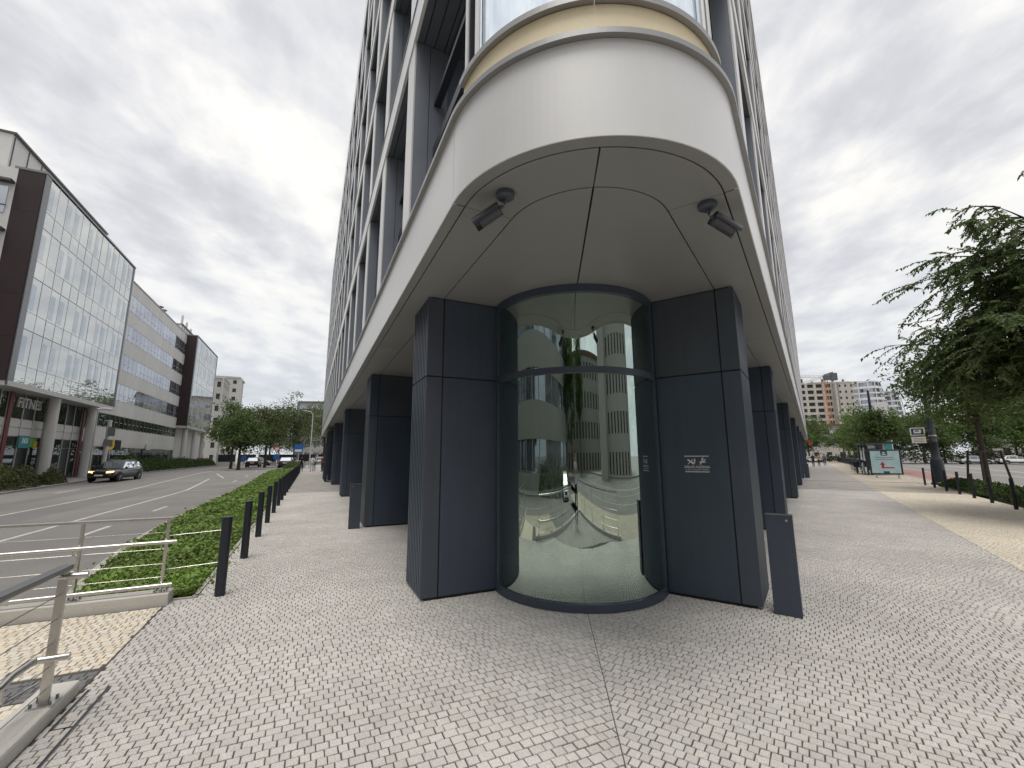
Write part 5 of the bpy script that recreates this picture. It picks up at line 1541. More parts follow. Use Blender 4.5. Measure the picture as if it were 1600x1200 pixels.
for i, (x, y, h) in enumerate(((-5.0, -24, 15), (-9.5, -26, 16), (0.5, -30, 17))):
    make_tree((x, y, -.6), h, 3.6, 2.5, .22, 4500, .45, 'tree_leaf', f'{ORD[i]} dark tree behind the viewer mirrored in the curved glass', group='trees mirrored in the glass', seed=95 + i, clumps=60)
bush('avenue_hedge', Fr((86, 81), 130, 1), -24, 24, -1.2, 1.2, 0, 2.0, 7000, .34, 'hedge_leaf', 'long dark hedge across the avenue behind the parked cars', seed=36)
bush('rear_hedge', Fr((-11, -8.6), 60, -1), -6, 6, -1, 1, -.6, 1.7, 3500, .2, 'hedge_leaf', 'dark hedge mirrored at the left of the curved glass', seed=35)

# ------------------------------------------------------------------ cars
mat('car_grey', (0.045, 0.042, 0.042), 0.28, metal=0.5, coat=0.8)
mat('car_black', (0.014, 0.014, 0.017), 0.25, metal=0.3, coat=0.8)
mat('car_brown', (0.060, 0.048, 0.046), 0.28, metal=0.5, coat=0.8)
mat('car_white', (0.68, 0.68, 0.67), 0.3, coat=0.7)
mat('car_silver', (0.42, 0.46, 0.47), 0.3, metal=0.6, coat=0.7)
mat('tyre', (0.014, 0.014, 0.015), 0.85)
mat('rim', (0.30, 0.30, 0.31), 0.35, metal=0.9)
mat('lamp_on', (0.9, 0.7, 0.3), 0.3, emit=(1.0, 0.66, 0.20, 2.2))
mat('lamp_white', (0.75, 0.76, 0.78), 0.15)
mat('lamp_red', (0.14, 0.012, 0.012), 0.25)
mat('plate', (0.70, 0.70, 0.66), 0.6)
mat('trim', (0.018, 0.018, 0.019), 0.6)
glass('car_glass', 0.14, (0.95, 0.97, 1.0), body_c=(0.010, 0.012, 0.014), fres=0.9)
def make_car(paint, kind='suv', lights=False):
    """x forward, y left; wheels on z = 0"""
    L = 4.40; W = 0.92; Hh = 1.60 if kind == 'suv' else 1.46
    t = empty('parked_car', (0, 0, 0))
    zs = 0.98 if kind == 'suv' else 0.90
    st = [(-2.20, .48, zs - .25, W * .80), (-2.14, .34, zs - .06, W * .90), (-1.95, .26, zs, W * .97), (-1.3, .24, zs + .01, W), (0, .22, zs - .01, W), (0.95, .24, zs - .04, W), (1.35, .24, zs - .07, W * .99), (1.85, .26, zs - .14, W * .95), (2.10, .30, zs - .26, W * .86), (2.20, .40, zs - .42, W * .72)]
    rings = []
    for (x, zb, zt, w) in st:
        m_ = zb + (zt - zb) * .55
        half = [(0, zb), (w * .80, zb), (w * .95, zb + .08), (w, m_ - .08), (w * 1.0, m_), (w * .965, zt - .07), (w * .88, zt), (0, zt + .03)]
        ring_ = [(x, y, z) for y, z in half] + [(x, -y, z) for y, z in half[::-1][1:-1]]
        rings.append(ring_)
    k = len(rings[0]); mb = MB(); vs = [p for r_ in rings for p in r_]
    fs = [(i * k + j, i * k + (j + 1) % k, (i + 1) * k + (j + 1) % k, (i + 1) * k + j) for i in range(len(rings) - 1) for j in range(k)]
    fs += [tuple(range(k))[::-1], tuple(range((len(rings) - 1) * k, len(rings) * k))]
    mb.mesh_part(vs, fs)
    body = mb.build('body', paint, t, smooth=True)
    md = body.modifiers.new('round', 'SUBSURF'); md.levels = md.render_levels = 1
    # cabin
    if kind == 'suv': prof = [(-2.02, zs - .02), (-1.86, zs + .28), (-1.62, Hh - .07), (-1.2, Hh), (-.2, Hh + .01), (.35, Hh - .07), (1.12, zs - .03)]
    else: prof = [(-1.85, zs - .02), (-1.55, zs + .22), (-1.15, Hh - .06), (-.75, Hh), (-.1, Hh), (.3, Hh - .07), (1.15, zs - .05)]
    mb = MB(); rr = []
    for (x, z) in prof:
        f = max(0, min(1, (z - zs) / (Hh - zs))); w = W * (.90 - .20 * f)
        rr.append([(x, -W * .90, zs - .03), (x, -(W * .90 - (W * .20) * f * .9), z - .035), (x, -w + .10, z), (x, w - .10, z), (x, W * .90 - (W * .20) * f * .9, z - .035), (x, W * .90, zs - .03)])
    k = 6; vs = [p for r_ in rr for p in r_]
    fs = [(i * k + j, i * k + j + 1, (i + 1) * k + j + 1, (i + 1) * k + j) for i in range(len(rr) - 1) for j in range(k - 1)]
    mb.mesh_part(vs, fs); cab = mb.build('cabin', paint, t, smooth=True)
    def screen(a, b, wa, wb, nm, off):
        mb = MB(); d = Vector((b[0] - a[0], 0, b[1] - a[1])).normalized(); nn = Vector((d.z, 0, -d.x)) * off
        mb.face([(a[0] + nn.x, -wa, a[1] + nn.z), (a[0] + nn.x, wa, a[1] + nn.z), (b[0] + nn.x, wb, b[1] + nn.z), (b[0] + nn.x, -wb, b[1] + nn.z)]); mb.build(nm, 'car_glass', cab)
    f0, f1 = prof[-1], prof[-2]
    screen((f0[0] - .06, f0[1] + .05), (f1[0] + .06, f1[1] - .03), W * .80, W * .64, 'windscreen', .012)
    if kind == 'suv': screen((prof[0][0] + .03, prof[0][1] + .07), (prof[2][0] - .01, prof[2][1] - .03), W * .74, W * .62, 'rear_window', -.03)
    else: screen((prof[0][0] + .08, prof[0][1] + .06), (prof[2][0] - .03, prof[2][1] - .03), W * .74, W * .62, 'rear_window', -.03)
    for sd_ in (-1, 1):
        xr, xf = (prof[1][0] + .14, .92)
        zt = Hh - .11; yb, yt = W * .90 + .006, W * .735 + .012
        xs = [xr, -.95, -.88, .02, .09, xf]; tops_ = [prof[2][0] + .1, -.95, -.88, .02, .09, .33]
        for a in (0, 2, 4):
            mb = MB(); mb.face([(xs[a], sd_ * yb, zs + .02), (xs[a + 1], sd_ * yb, zs + .02), (tops_[a + 1], sd_ * yt, zt), (tops_[a], sd_ * yt, zt)]); mb.build('side_window', 'car_glass', cab)
        mb = MB(); mb.lathe([(.02, -.09), (.07, -.06), (.09, 0), (.07, .06), (.02, .08)], (.80, sd_ * (W + .09), zs + .07), 10); mb.build('mirror', paint, t, smooth=True)
        mb = MB(); mb.box(-1.0, .95, min(sd_ * W * .99, sd_ * (W + .012)), max(sd_ * W * .99, sd_ * (W + .012)), .30, .42); mb.build('sill_trim', 'trim', t)
        for x in (-1.32, 1.34):
            mb = MB(); mb.tube((x, sd_ * (W - .02), .35), (x, sd_ * (W + .004), .35), .40, 24); mb.build('wheel_arch', 'trim', t)
            mb = MB(); mb.path([(x, sd_ * (W - .20), .335), (x, sd_ * (W - .01), .335), (x, sd_ * (W + .012), .335)], [.335, .335, .30], 24); wh = mb.build('tyre', 'tyre', t, smooth=True)
            mb = MB(); mb.tube((x, sd_ * (W + .0125), .335), (x, sd_ * (W + .018), .335), .075, 12)
            for q in range(5):
                a = 2 * math.pi * q / 5; a2 = a + .22; c1_, c2_ = (x + .22 * math.cos(a), sd_ * (W + .016), .335 + .22 * math.sin(a)), (x, sd_ * (W + .016), .335); mb.tube(c2_, c1_, .032, 6)
            mb.build('rim', 'rim', wh)
        y0, y1 = sorted((sd_ * W * .45, sd_ * W * .84))
        mb = MB(); mb.hexa([(2.00, y0, zs - .30), (2.165, y0, zs - .32), (2.00, y1, zs - .28), (1.86, y1, zs - .28), (1.96, y0, zs - .19), (2.11, y0, zs - .21), (1.99, y1, zs - .17), (1.84, y1, zs - .17)]) if sd_ > 0 else mb.hexa([(1.86, y0, zs - .28), (2.00, y0, zs - .28), (2.165, y1, zs - .32), (2.00, y1, zs - .30), (1.84, y0, zs - .17), (1.99, y0, zs - .17), (2.11, y1, zs - .21), (1.96, y1, zs - .19)])
        mb.build('headlight', 'lamp_on' if lights else 'lamp_white', t)
        y0, y1 = sorted((sd_ * W * .45, sd_ * W * .86)); mb = MB(); mb.box(-2.19, -2.05, y0, y1, zs - .22, zs - .07); mb.build('tail_light', 'lamp_red', t)
    mb = MB(); mb.box(2.06, 2.195, -W * .44, W * .44, zs - .34, zs - .20); mb.build('grille', 'trim', t)
    mb = MB(); mb.box(2.05, 2.21, -W * .62, W * .62, .38, zs - .43); mb.build('bumper_intake', 'trim', t)
    mb = MB(); mb.box(2.20, 2.222, -.26, .26, .44, .55); mb.build('number_plate', 'plate', t)
    mb = MB(); mb.box(-2.222, -2.19, -.26, .26, .62, .73); mb.build('number_plate', 'plate', t)
    mb = MB(); mb.box(-2.21, -2.10, -W * .78, W * .78, .30, .52); mb.build('rear_bumper', 'trim', t)
    if kind == 'suv':
        for sd_ in (-1, 1):
            mb = MB(); mb.path([(-1.5, sd_ * .56, Hh - .01), (-1.4, sd_ * .56, Hh + .05), (.1, sd_ * .56, Hh + .05), (.25, sd_ * .56, Hh - .02)], .014, 6); mb.build('roof_rail', 'rim', t)
    return t
def place(t, x, y, z, rz, label, group=None, name=None, cat='car'):
    t.location = (x, y, z); t.rotation_euler = (0, 0, rz); t['label'] = label; t['category'] = cat
    if group: t['group'] = group
    if name: t.name = name
    return t
suv = make_car('car_grey', 'suv', True); q = LF.p(40.0, 15.2); place(suv, q.x, q.y, road_z(40, 15.2) + .005, LF.rz + math.pi - rad(9), 'dark grey estate car with lit headlights driving towards the viewer', name='moving_car')
bk = make_car('car_black', 'hatch'); q = LF.p(74.0, 9.2); place(bk, q.x, q.y, road_z(74, 9) + .005, LF.rz, 'black hatchback seen from behind in the left street', name='moving_car')
bn = make_car('car_brown', 'hatch'); q = LF.p(48.5, 3.9); q = LF.p(63.5, 4.2); place(bn, q.x, q.y, road_z(63, 5) + .005, LF.rz, 'brown hatchback seen from behind next to the ivy bed end')
b2_ = copy_tree(bk); q = LF.p(70.5, 4.2); place(b2_, q.x, q.y, road_z(70, 5) + .005, LF.rz, 'dark car hidden in front of the brown hatchback')
wc = make_car('car_white', 'hatch')
sv_ = make_car('car_silver', 'hatch')
for i, (x, y) in enumerate(((-46.5, 79.5), (-41.5, 81.5), (-36.5, 83.0))):
    o = wc if i == 0 else copy_tree(wc)
    place(o, x, y, .14, rad(18), ['leftmost white car parked under the trees at the street end', 'middle white car parked under the trees at the street end', 'rightmost white car parked under the trees at the street end'][i], 'white cars at the street end')
yc = make_car('sign_yellow', 'hatch'); place(yc, -26.0, 77.0, .14, rad(15), 'orange yellow car crossing beyond the pedestrians')
place(sv_, 78.5, 73.5, RZ, rad(-20), 'pale silver car parked across the avenue')
for i, (x, y) in enumerate(((84.0, 72.5), (71.0, 84.0), (64.0, 92.0))):
    o = copy_tree(wc if i != 1 else sv_); place(o, x, y, RZ, rad(-22), ['white car parked next to the silver one across the avenue', 'second pale silver car parked across the avenue', 'white car furthest along the opposite kerb'][i])
o = copy_tree(wc); q = RF.p(128, 4.8); place(o, q.x, q.y, 0, RF.rz + math.pi, 'white car facing the viewer at the far end of the pavement')
o = copy_tree(wc); place(o, -5.5, -10.5, -.62, rad(60), 'white car behind the viewer mirrored in the curved glass')

# ------------------------------------------------------------------ people
def skin_person(label, loc, rz, top, legs, hair=(0.02, 0.015, 0.012), pose='stand', legs_len=1.0, shoe=(0.03, 0.03, 0.03), name='person', arms=None, H=1.74, phase=1, holds=None):
    k = H / 1.74
    mat('skin', (0.42, 0.26, 0.19), 0.55)
    def mm(c): 
        n = 'cloth_%02x%02x%02x' % tuple(int(255 * v) for v in c); mat(n, c, 0.85, var=.12, vscale=14); return n
    st = .20 if pose == 'walk' else 0.03
    a, b = (st * phase, -st * phase)
    J = {'pel': (0, 0, .93), 'wst': (0, 0, 1.08), 'che': (0.01, 0, 1.28), 'sho': (0, 0, 1.42), 'nek': (.005, 0, 1.50), 'hed': (.02, 0, 1.585), 'top': (.015, 0, 1.70)}
    for s_, n, f in ((1, 'l', a), (-1, 'r', b)):
        J['hip' + n] = (0, .095 * s_, .89); J['kne' + n] = (.04 + f * .55, .10 * s_, .49); J['ank' + n] = (f * 1.05 - .02, .10 * s_, .09); J['toe' + n] = (f * 1.05 + .15, .115 * s_, .04)
        J['acr' + n] = (0, .175 * s_, 1.395)
        if arms == 'phone': J['elb' + n] = (.14, .23 * s_, 1.20); J['wri' + n] = (.30, .10 * s_, 1.50); J['han' + n] = (.355, .075 * s_, 1.56)
        elif arms == 'bent': J['elb' + n] = (-.03, .24 * s_, 1.14); J['wri' + n] = (.18, .17 * s_, 1.10); J['han' + n] = (.25, .13 * s_, 1.12)
        else: J['elb' + n] = (-.03 - f * .25, .22 * s_, 1.13); J['wri' + n] = (.06 - f * .6, .225 * s_, .90); J['han' + n] = (.09 - f * .7, .22 * s_, .81)
    R = {'pel': (.155, .12), 'wst': (.135, .10), 'che': (.165, .115), 'sho': (.12, .085), 'nek': (.055, .055), 'hed': (.082, .095), 'top': (.055, .06), 'hip': (.095, .095), 'kne': (.062, .062), 'ank': (.043, .043), 'toe': (.04, .035), 'acr': (.06, .06), 'elb': (.043, .043), 'wri': (.030, .030), 'han': (.038, .022)}
    names = list(J); ix = {n: i for i, n in enumerate(names)}
    E_ = [('pel', 'wst'), ('wst', 'che'), ('che', 'sho'), ('sho', 'nek'), ('nek', 'hed'), ('hed', 'top')]
    for n in 'lr': E_ += [('pel', 'hip' + n), ('hip' + n, 'kne' + n), ('kne' + n, 'ank' + n), ('ank' + n, 'toe' + n), ('sho', 'acr' + n), ('acr' + n, 'elb' + n), ('elb' + n, 'wri' + n), ('wri' + n, 'han' + n)]
    me = bpy.data.meshes.new('body'); me.from_pydata([tuple(v * k for v in J[n]) for n in names], [(ix[x], ix[y]) for x, y in E_], [])
    ob = bpy.data.objects.new('tmp_body', me); col.objects.link(ob)
    sk = ob.modifiers.new('skin', 'SKIN'); sk.use_smooth_shade = True
    if not me.skin_vertices: pass
    sv = me.skin_vertices[0].data
    for n in names:
        r_ = R[n if n in R else n[:3]]; sv[ix[n]].radius = (r_[0] * k, r_[1] * k); sv[ix[n]].use_root = (n == 'pel')
    sb = ob.modifiers.new('sub', 'SUBSURF'); sb.levels = sb.render_levels = 1
    dg = bpy.context.evaluated_depsgraph_get(); dg.update()
    bm2_ = bpy.data.meshes.new_from_object(ob.evaluated_get(dg)); bpy.data.objects.remove(ob)
    bm2_.materials.clear()
    for n in (mm(top), mm(legs), 'skin', mm(shoe)): bm2_.materials.append(MATS[n])
    for p in bm2_.polygons:
        z = p.center.z / k; y = abs(p.center.y) / k
        if z > 1.475: i = 2
        elif z < .10: i = 3
        elif z < .95 and y < .19: i = 1 if z > (.10 if legs_len > .9 else .52) else 2
        elif y > .185: i = 0 if z > 1.13 and arms != 'phone' else 2
        else: i = 0
        if arms == 'phone' and p.center.x > .12 * k and z > 1.15: i = 2
        p.material_index = i; p.use_smooth = True
    t = empty(name, loc, label, 'person'); t.rotation_euler.z = rz
    o = bpy.data.objects.new('body', bm2_); col.objects.link(o); o.parent = t; WL[o.name] = Vector()
    mb = MB(); mb.lathe([(.035, -.02), (.088, .0), (.103, .05), (.095, .10), (.06, .145), (.01, .16)], (-.012, 0, 1.575), 14); 
    hm = mb.mesh('hair', mm(hair), True)
    for v in hm.vertices:
        if v.co.x > .045: v.co.x = .045 + (v.co.x - .045) * .35; 
        if v.co.x > .03 and v.co.z < 1.66: v.co.x = .0
        v.co *= k
    h = bpy.data.objects.new('hair', hm); col.objects.link(h); h.parent = t; WL[h.name] = Vector()
    mb = MB()
    mb.lathe([(.012, -.02), (.016, 0), (.008, .02)], (.105, 0, 1.585), 6); fm = mb.mesh('nose', 'skin'); fo = bpy.data.objects.new('nose', fm); col.objects.link(fo); fo.parent = t; fo.scale = (k, k, k)
    return t
D = rad(90)
def pz(p): return (p[0], p[1], 0)
skin_person('person in black clothes walking away near the end of the bollards', (-23.6, 48.5, 0), LF.rz, (.012, .012, .014), (.015, .015, .018), pose='walk')
skin_person('person in white shirt and pale blue shorts walking away', (-22.0, 47.6, 0), LF.rz - .1, (.68, .68, .67), (.28, .45, .47), legs_len=.5, pose='walk', phase=-1, shoe=(.3, .3, .3))
skin_person('person with a dark skirt walking between the black and white clothed people', (-23.1, 50.5, 0), LF.rz, (.35, .28, .16), (.02, .03, .035), hair=(.10, .06, .03), pose='walk', H=1.62)
skin_person('person in dark red top standing beside the lobby glass', (-20.6, 47.0, 0), LF.rz + 2.2, (.10, .03, .035), (.03, .03, .035), pose='stand', arms='bent')
skin_person('person with pinkish top walking at the far end of the right colonnade', (42.9, 60.6, 0), RF.rz + 3.0, (.42, .20, .15), (.02, .02, .025), pose='walk', H=1.66)
skin_person('person in grey blue top walking away far along the right pavement', (46.6, 64.6, 0), RF.rz, (.10, .12, .16), (.025, .028, .035), pose='walk', phase=-1)
skin_person('person in black standing close to the far right colonnade', (41.0, 59.0, 0), RF.rz + 2.6, (.015, .014, .016), (.015, .015, .018))
skin_person('photographer in pale blue shirt and dark trousers mirrored in the curved glass', (-0.02, -0.42, 0), rad(90), (.48, .54, .68), (.02, .022, .03), pose='stand', arms='phone')

# ------------------------------------------------------------------ right-hand street furniture
mat('ad_blue', (0.34, 0.52, 0.58), 0.5, var=.10, vscale=2.5, c2=(0.42, 0.55, 0.56))
mat('ad_arrow', (0.34, 0.025, 0.04), 0.5)
mat('ad_dark', (0.03, 0.07, 0.09), 0.5)
# advertising board, facing the viewer
bo = RF.p(33.8, 4.68); fdir = Vector((-bo.x, -bo.y, 0)).normalized(); fdir = (fdir * .75 - RF.u * .35).normalized(); rg_ = Vector((-fdir.y, fdir.x, 0)); upz = Vector((0, 0, 1))
ad = empty('advert_board', (bo.x, bo.y, 0), 'pale blue advertising board with red arrow in a dark frame', 'advert board')
def onb(mb, x0, x1, z0, z1, y0, y1):
    P = lambda x, z, y: bo + rg_ * x + upz * z + fdir * y
    mb.hexa([P(x0, z0, y0), P(x1, z0, y0), P(x1, z0, y1), P(x0, z0, y1), P(x0, z1, y0), P(x1, z1, y0), P(x1, z1, y1), P(x0, z1, y1)])
bw, z0_, z1_ = 0.86, .24, 1.94
mb = MB(); onb(mb, -bw, bw, z0_, z1_, -.12, 0); beveled(mb.build('case', 'frame_dark', ad), .03)
mb = MB(); onb(mb, -bw + .10, bw - .10, z0_ + .09, z1_ - .10, .002, .010); mb.build('poster', 'ad_blue', ad)
mb = MB(); onb(mb, -.20, .16, z1_ - .42, z1_ - .09, .011, .013); hd = mb.build('poster_badge', 'ad_dark', ad)
mb = MB(); onb(mb, -.13, .09, z1_ - .36, z1_ - .31, .0135, .0145); onb(mb, -.08, .03, z1_ - .26, z1_ - .18, .0135, .0145); mb.build('badge_mark', 'white_print', hd)
mb = MB(); onb(mb, -.16, .16, z0_ + .06, z0_ + .22, .011, .013); mb.build('poster_badge', 'ad_dark', ad)
mb = MB()
for z in (1.38, 1.25): onb(mb, -.46, .44, z, z + .035, .011, .013)
mb.build('poster_text', 'steel_dark', ad)
mb = MB(); P = lambda x, z: bo + rg_ * x + upz * z + fdir * .013
mb.face([P(*q) for q in ((-.30, .90), (-.16, 1.10), (-.02, .90))]); mb.face([P(*q) for q in ((-.23, .66), (.44, .66), (.44, .74), (-.09, .74), (-.09, .92), (-.23, .92))])
mb.build('red_arrow', 'ad_arrow', ad)
for x in (-.6, .55):
    mb = MB(); onb(mb, x, x + .09, 0, z0_, -.10, -.02); mb.build('foot', 'steel', ad)
# bus shelter behind it
sh = empty('bus_shelter', RF.p(40.5, 4.9), 'dark framed glass bus shelter with flat roof behind the advertising board', 'bus shelter')
mb = MB(); RF.box(mb, 38.2, 43.4, 3.75, 6.0, 2.42, 2.54); mb.build('roof', 'frame_dark', sh)
for s_ in (38.4, 40.8, 43.2):
    mb = MB(); RF.box(mb, s_ - .04, s_ + .04, 4.0, 4.08, 0, 2.42); mb.build('post', 'frame_dark', sh)
for a, b in ((38.44, 40.76), (40.84, 43.16)):
    mb = MB(); RF.box(mb, a, b, 4.03, 4.05, .25, 2.3); mb.build('back_pane', 'corner_glass', sh)
mb = MB(); RF.box(mb, 38.39, 38.41, 4.1, 5.3, .25, 2.3); mb.build('end_pane', 'corner_glass', sh)
mb = MB(); RF.box(mb, 39, 42.6, 4.2, 4.55, .43, .48); b_ = mb.build('bench', 'bark', sh)
mb = MB()
for s_ in (39.4, 42.2): RF.box(mb, s_, s_ + .06, 4.3, 4.45, 0, .43)
mb.build('bench_leg', 'frame_dark', b_)
# litter bin and bicycle racks
bn_ = empty('litter_bin', RF.p(42.2, 4.0 - .3), 'small dark litter bin beside the bus shelter', 'litter bin'); q = RF.p(42.3, 3.65)
mb = MB(); mb.lathe([(.06, 0), (.06, .5), (.22, .55), (.25, 1.0), (.2, 1.06)], (q.x, q.y, 0), 12); mb.build('bucket', 'navy_post', bn_, smooth=True)
for i, s_ in enumerate((44.3, 45.6, 47.0, 48.6, 50.4, 52.6)):
    rk = empty('bicycle_rack', RF.p(s_, 4.2), f'{ORD[i]} bent steel bicycle rack beyond the bus shelter', 'bicycle rack', 'racks beyond the bus shelter')
    mb = MB(); mb.path([RF.p(s_, 3.85, 0), RF.p(s_, 3.85, .78), RF.p(s_, 3.95, .9), RF.p(s_, 4.5, .9), RF.p(s_, 4.6, .78), RF.p(s_, 4.6, 0)], .03, 6); mb.build('hoop', 'navy_post', rk, smooth=True)
    mb = MB(); mb.tube(RF.p(s_, 3.85, .5), RF.p(s_, 4.6, .5), .022, 6); mb.build('crossbar', 'navy_post', rk)
# dark pedestrian railing along the avenue
fn = empty('pedestrian_railing', RF.p(56, 5.3), 'low dark railing running along the avenue kerb under the trees', 'railing')
for i in range(32):
    s_ = 56 + i * 2
    mb = MB(); RF.box(mb, s_, s_ + .06, 5.3, 5.36, 0, 1.0); mb.build('post', 'navy_post', fn)
    mb = MB()
    for k in range(1, 10): RF.box(mb, s_ + k * .2, s_ + k * .2 + .02, 5.32, 5.34, .12, .95)
    RF.box(mb, s_, s_ + 2, 5.31, 5.35, .95, 1.0); RF.box(mb, s_, s_ + 2, 5.31, 5.35, .1, .14); mb.build('bar_panel', 'navy_post', fn)
# lamp column with bus stop plates
lq = RF.p(26.6, 6.02)
lc = empty('lamp_column', (lq.x, lq.y, 0), 'black cast column with flared base standing in the avenue hedge', 'column')
mb = MB(); mb.lathe([(.36, 0), (.36, .10), (.32, .14), (.27, 1.18), (.25, 1.25), (.25, 1.32), (.19, 1.40), (.165, 2.2), (.175, 2.22), (.175, 2.28), (.16, 2.30), (.145, 4.3), (.19, 4.32), (.19, 4.42), (.12, 4.5), (.11, 5.6)], (lq.x, lq.y, 0), 12); mb.build('shaft', 'navy_post', lc, smooth=True)
mb = MB(); mb.lathe([(.168, 2.55), (.172, 2.57), (.172, 2.60), (.166, 2.62)], (lq.x, lq.y, 0), 12); mb.build('clamp', 'steel', lc)
bs = empty('bus_stop_sign', (lq.x, lq.y, 2.2), 'white bus stop sign with blue bus symbol on the black column', 'sign')
fd = Vector((-lq.x, -lq.y, 0)).normalized(); fr_ = Vector((-fd.y, fd.x, 0)); oc = lq + fr_ * -.56
def plate_(x0, x1, z0, z1, y0, y1, m_, nm, par):
    P = lambda x, z, y: oc + fr_ * x + upz * z + fd * y
    mb = MB(); mb.hexa([P(x0, z0, y0), P(x1, z0, y0), P(x1, z0, y1), P(x0, z0, y1), P(x0, z1, y0), P(x1, z1, y0), P(x1, z1, y1), P(x0, z1, y1)]); return mb.build(nm, m_, par)
pl_ = plate_(-.30, .30, 2.62, 3.05, 0, .03, 'white_print', 'top_plate', bs)
plate_(-.25, .25, 2.67, 3.0, .031, .034, 'ad_dark', 'plate_field', pl_)
plate_(-.15, .15, 2.74, 2.93, .0345, .037, 'white_print', 'bus_symbol', pl_); plate_(-.10, .06, 2.83, 2.90, .0375, .039, 'ad_dark', 'bus_window', pl_)
tp_ = plate_(-.28, .30, 2.20, 2.55, 0, .03, 'plate', 'timetable_plate', bs)
for z in (2.28, 2.36, 2.44): plate_(-.20, .22, z, z + .018, .031, .033, 'steel_dark', 'text_line', tp_)
plate_(.30, .50, 2.86, 2.90, 0, .03, 'steel', 'bracket', bs); plate_(.30, .48, 2.36, 2.40, 0, .03, 'steel', 'bracket', bs)
# tall dark mast behind the shelter, banner beside it
q = RF.p(47.5, 5.6)
mb = MB(); mb.path([(q.x, q.y, 0), (q.x, q.y, 4), (q.x, q.y, 7.7)], [.19, .15, .09], 10)
mb.build('tram_mast', 'navy_post', label='tall plain dark mast rising behind the bus shelter', cat='mast', smooth=True)
q = RF.p(66, 5.6)
mb = MB(); mb.path([(q.x, q.y, 0), (q.x, q.y, 4), (q.x, q.y, 7.4)], [.17, .13, .08], 8); mb.build('tram_mast', 'navy_post', label='second thinner dark mast among the avenue trees', cat='mast', smooth=True)
bq = RF.p(70, 9.0)
bnr = empty('banner', (bq.x, bq.y, 0), 'tall pale banner standing beyond the bus shelter', 'banner')
mb = MB(); RF.box(mb, 70, 70.06, 8.2, 9.5, 1.6, 8.6); mb.build('cloth', 'tower_white', bnr); mb = MB(); RF.box(mb, 69.95, 69.99, 8.7, 9.4, 2.2, 4.5); mb.build('print', 'sign_teal', bnr)
mb = MB(); mb.tube(RF.p(70.03, 8.1, 0), RF.p(70.03, 8.1, 8.8), .05, 6); mb.build('pole', 'steel', bnr)
# red sign on the far right colonnade
mb = MB(); RF.box(mb, 61, 61.12, .33, .62, 2.8, 3.4); mb.build('projecting_sign', 'sign_red', label='small red projecting sign at the far end of the right facade', cat='sign')

# ------------------------------------------------------------------ left-hand street furniture
# street lamp and sign post before the office block
q = LF.p(42.0, 17.6); lp = empty('street_lamp', (q.x, q.y, fz(40)), 'grey street lamp with flat head before the shopfronts', 'street lamp')
mb = MB(); mb.path([(q.x, q.y, fz(40)), (q.x, q.y, 3), (q.x, q.y, 5.6)], [.08, .06, .045], 8); mb.build('pole', 'alu', lp, smooth=True)
d_ = (LF.u * .8 - LF.n * .6).normalized()
mb = MB(); mb.path([(q.x - d_.x * .15, q.y - d_.y * .15, 5.62), (q.x + d_.x * .2, q.y + d_.y * .2, 5.70), (q.x + d_.x * .9, q.y + d_.y * .9, 5.72), (q.x + d_.x * 1.1, q.y + d_.y * 1.1, 5.68)], [.06, .12, .13, .05], 10); mb.build('lamp_head', 'tower_white', lp, smooth=True)
q = LF.p(44.3, 17.5); sp = empty('sign_post', (q.x, q.y, fz(44)), 'thick grey post with blank sign backs beside the grey car', 'sign post')
mb = MB(); mb.tube((q.x, q.y, fz(44)), (q.x, q.y, 4.9), .16, 10); mb.build('post', 'alu', sp, smooth=True)
for z, nm in ((3.9, 'sign_back'), (2.9, 'sign_back'), ):
    mb = MB(); LF.box(mb, 43.8, 45.2, 17.32, 17.36, z - .4, z + .4) if z > 3.5 else LF.box(mb, 43.2, 45.0, 17.32, 17.36, z - .28, z + .28); mb.build(nm, 'steel_dark', sp)
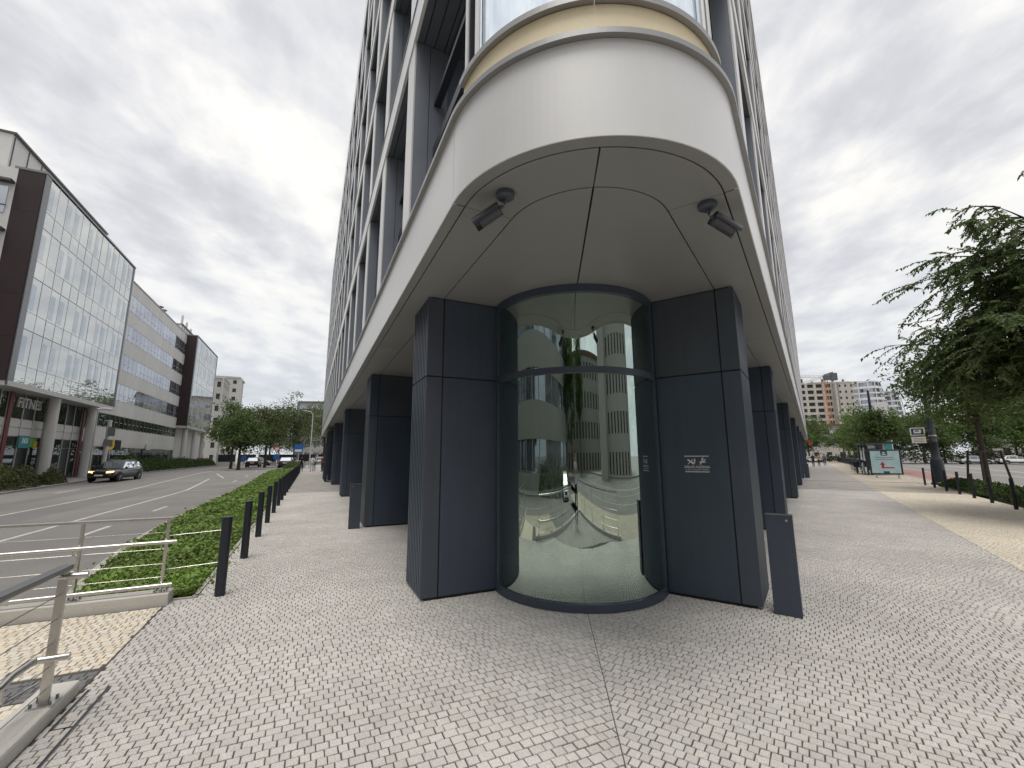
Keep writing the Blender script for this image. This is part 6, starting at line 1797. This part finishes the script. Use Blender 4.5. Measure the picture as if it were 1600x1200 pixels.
# traffic signs at the street end
mat('sign_blue', (0.03, 0.13, 0.42), 0.5)
def traffic(x, y, kind, label, h=2.9):
    t = empty('traffic_sign', (x, y, .1), label, 'traffic sign'); mb = MB(); mb.tube((x, y, .1), (x, y, h), .04, 6); mb.build('pole', 'alu', t)
    if kind == 'yield':
        mb = MB(); mb.mesh_part([(x - .5, y - .06, h), (x + .5, y - .06, h), (x, y - .06, h - .86), (x - .5, y - .03, h), (x + .5, y - .03, h), (x, y - .03, h - .86)], [(0, 2, 1), (3, 4, 5), (0, 1, 4, 3), (1, 2, 5, 4), (2, 0, 3, 5)]); p = mb.build('triangle', 'sign_red', t)
        mb = MB(); mb.face([(x - .32, y - .065, h - .10), (x, y - .065, h - .66), (x + .32, y - .065, h - .10)]); mb.build('triangle_field', 'white_print', p)
        mb = MB(); mb.lathe([(.40, -.015), (.40, .015)], (0, 0, 0), 20); me = mb.mesh('disc', 'sign_blue'); me.transform(Matrix.Rotation(rad(90), 4, 'X')); me.transform(Matrix.Translation((x, y - .05, h - 1.3))); link('disc', me, t)
    else:
        mb = MB(); mb.box(x - .6, x + .6, y - .06, y - .03, h - .7, h + .4); p = mb.build('board', 'sign_blue', t)
        mb = MB(); mb.box(x - .5, x + .45, y - .068, y - .062, h - .6, h - .3); mb.build('board_text', 'white_print', p)
traffic(-30.3, 55.5, 'yield', 'red rimmed give way sign above a round blue sign at the street end')
traffic(-29.0, 58.5, 'board', 'blue direction board on a pole right of the give way sign')
traffic(-41.0, 66.0, 'yield', 'small give way sign far left under the birch', 2.7)
q = (-28.6, 61.0); mb = MB(); mb.path([(q[0], q[1], 0), (q[0], q[1], 7.6), (q[0] - .3, q[1] - .1, 8.0), (q[0] - 1.2, q[1] - .4, 8.15)], [.09, .06, .05, .05], 8)
mb.build('street_lamp', 'alu', label='slim tall lamp post beside the left facade end', cat='street lamp', smooth=True)
# low white wall and fence across the street end
wl = empty('boundary_wall', (-38, 86, 0), 'low white wall with dark fence across the end of the left street', 'wall')
for i in range(12):
    x0 = -56 + i * 3.4; y0 = 82 + i * .9
    mb = MB(); mb.box(x0, x0 + 3.3, y0, y0 + .25, 0, .75); mb.build('wall_panel', 'tower_white', wl)
    mb = MB(); mb.box(x0, x0 + 3.3, y0 + .1, y0 + .16, .75, 2.1); mb.build('fence_panel', 'navy_post', wl)
    mb = MB(); mb.box(x0 - .1, x0 + .08, y0 - .05, y0 + .3, 0, 2.3); mb.build('fence_post', 'tower_white', wl)
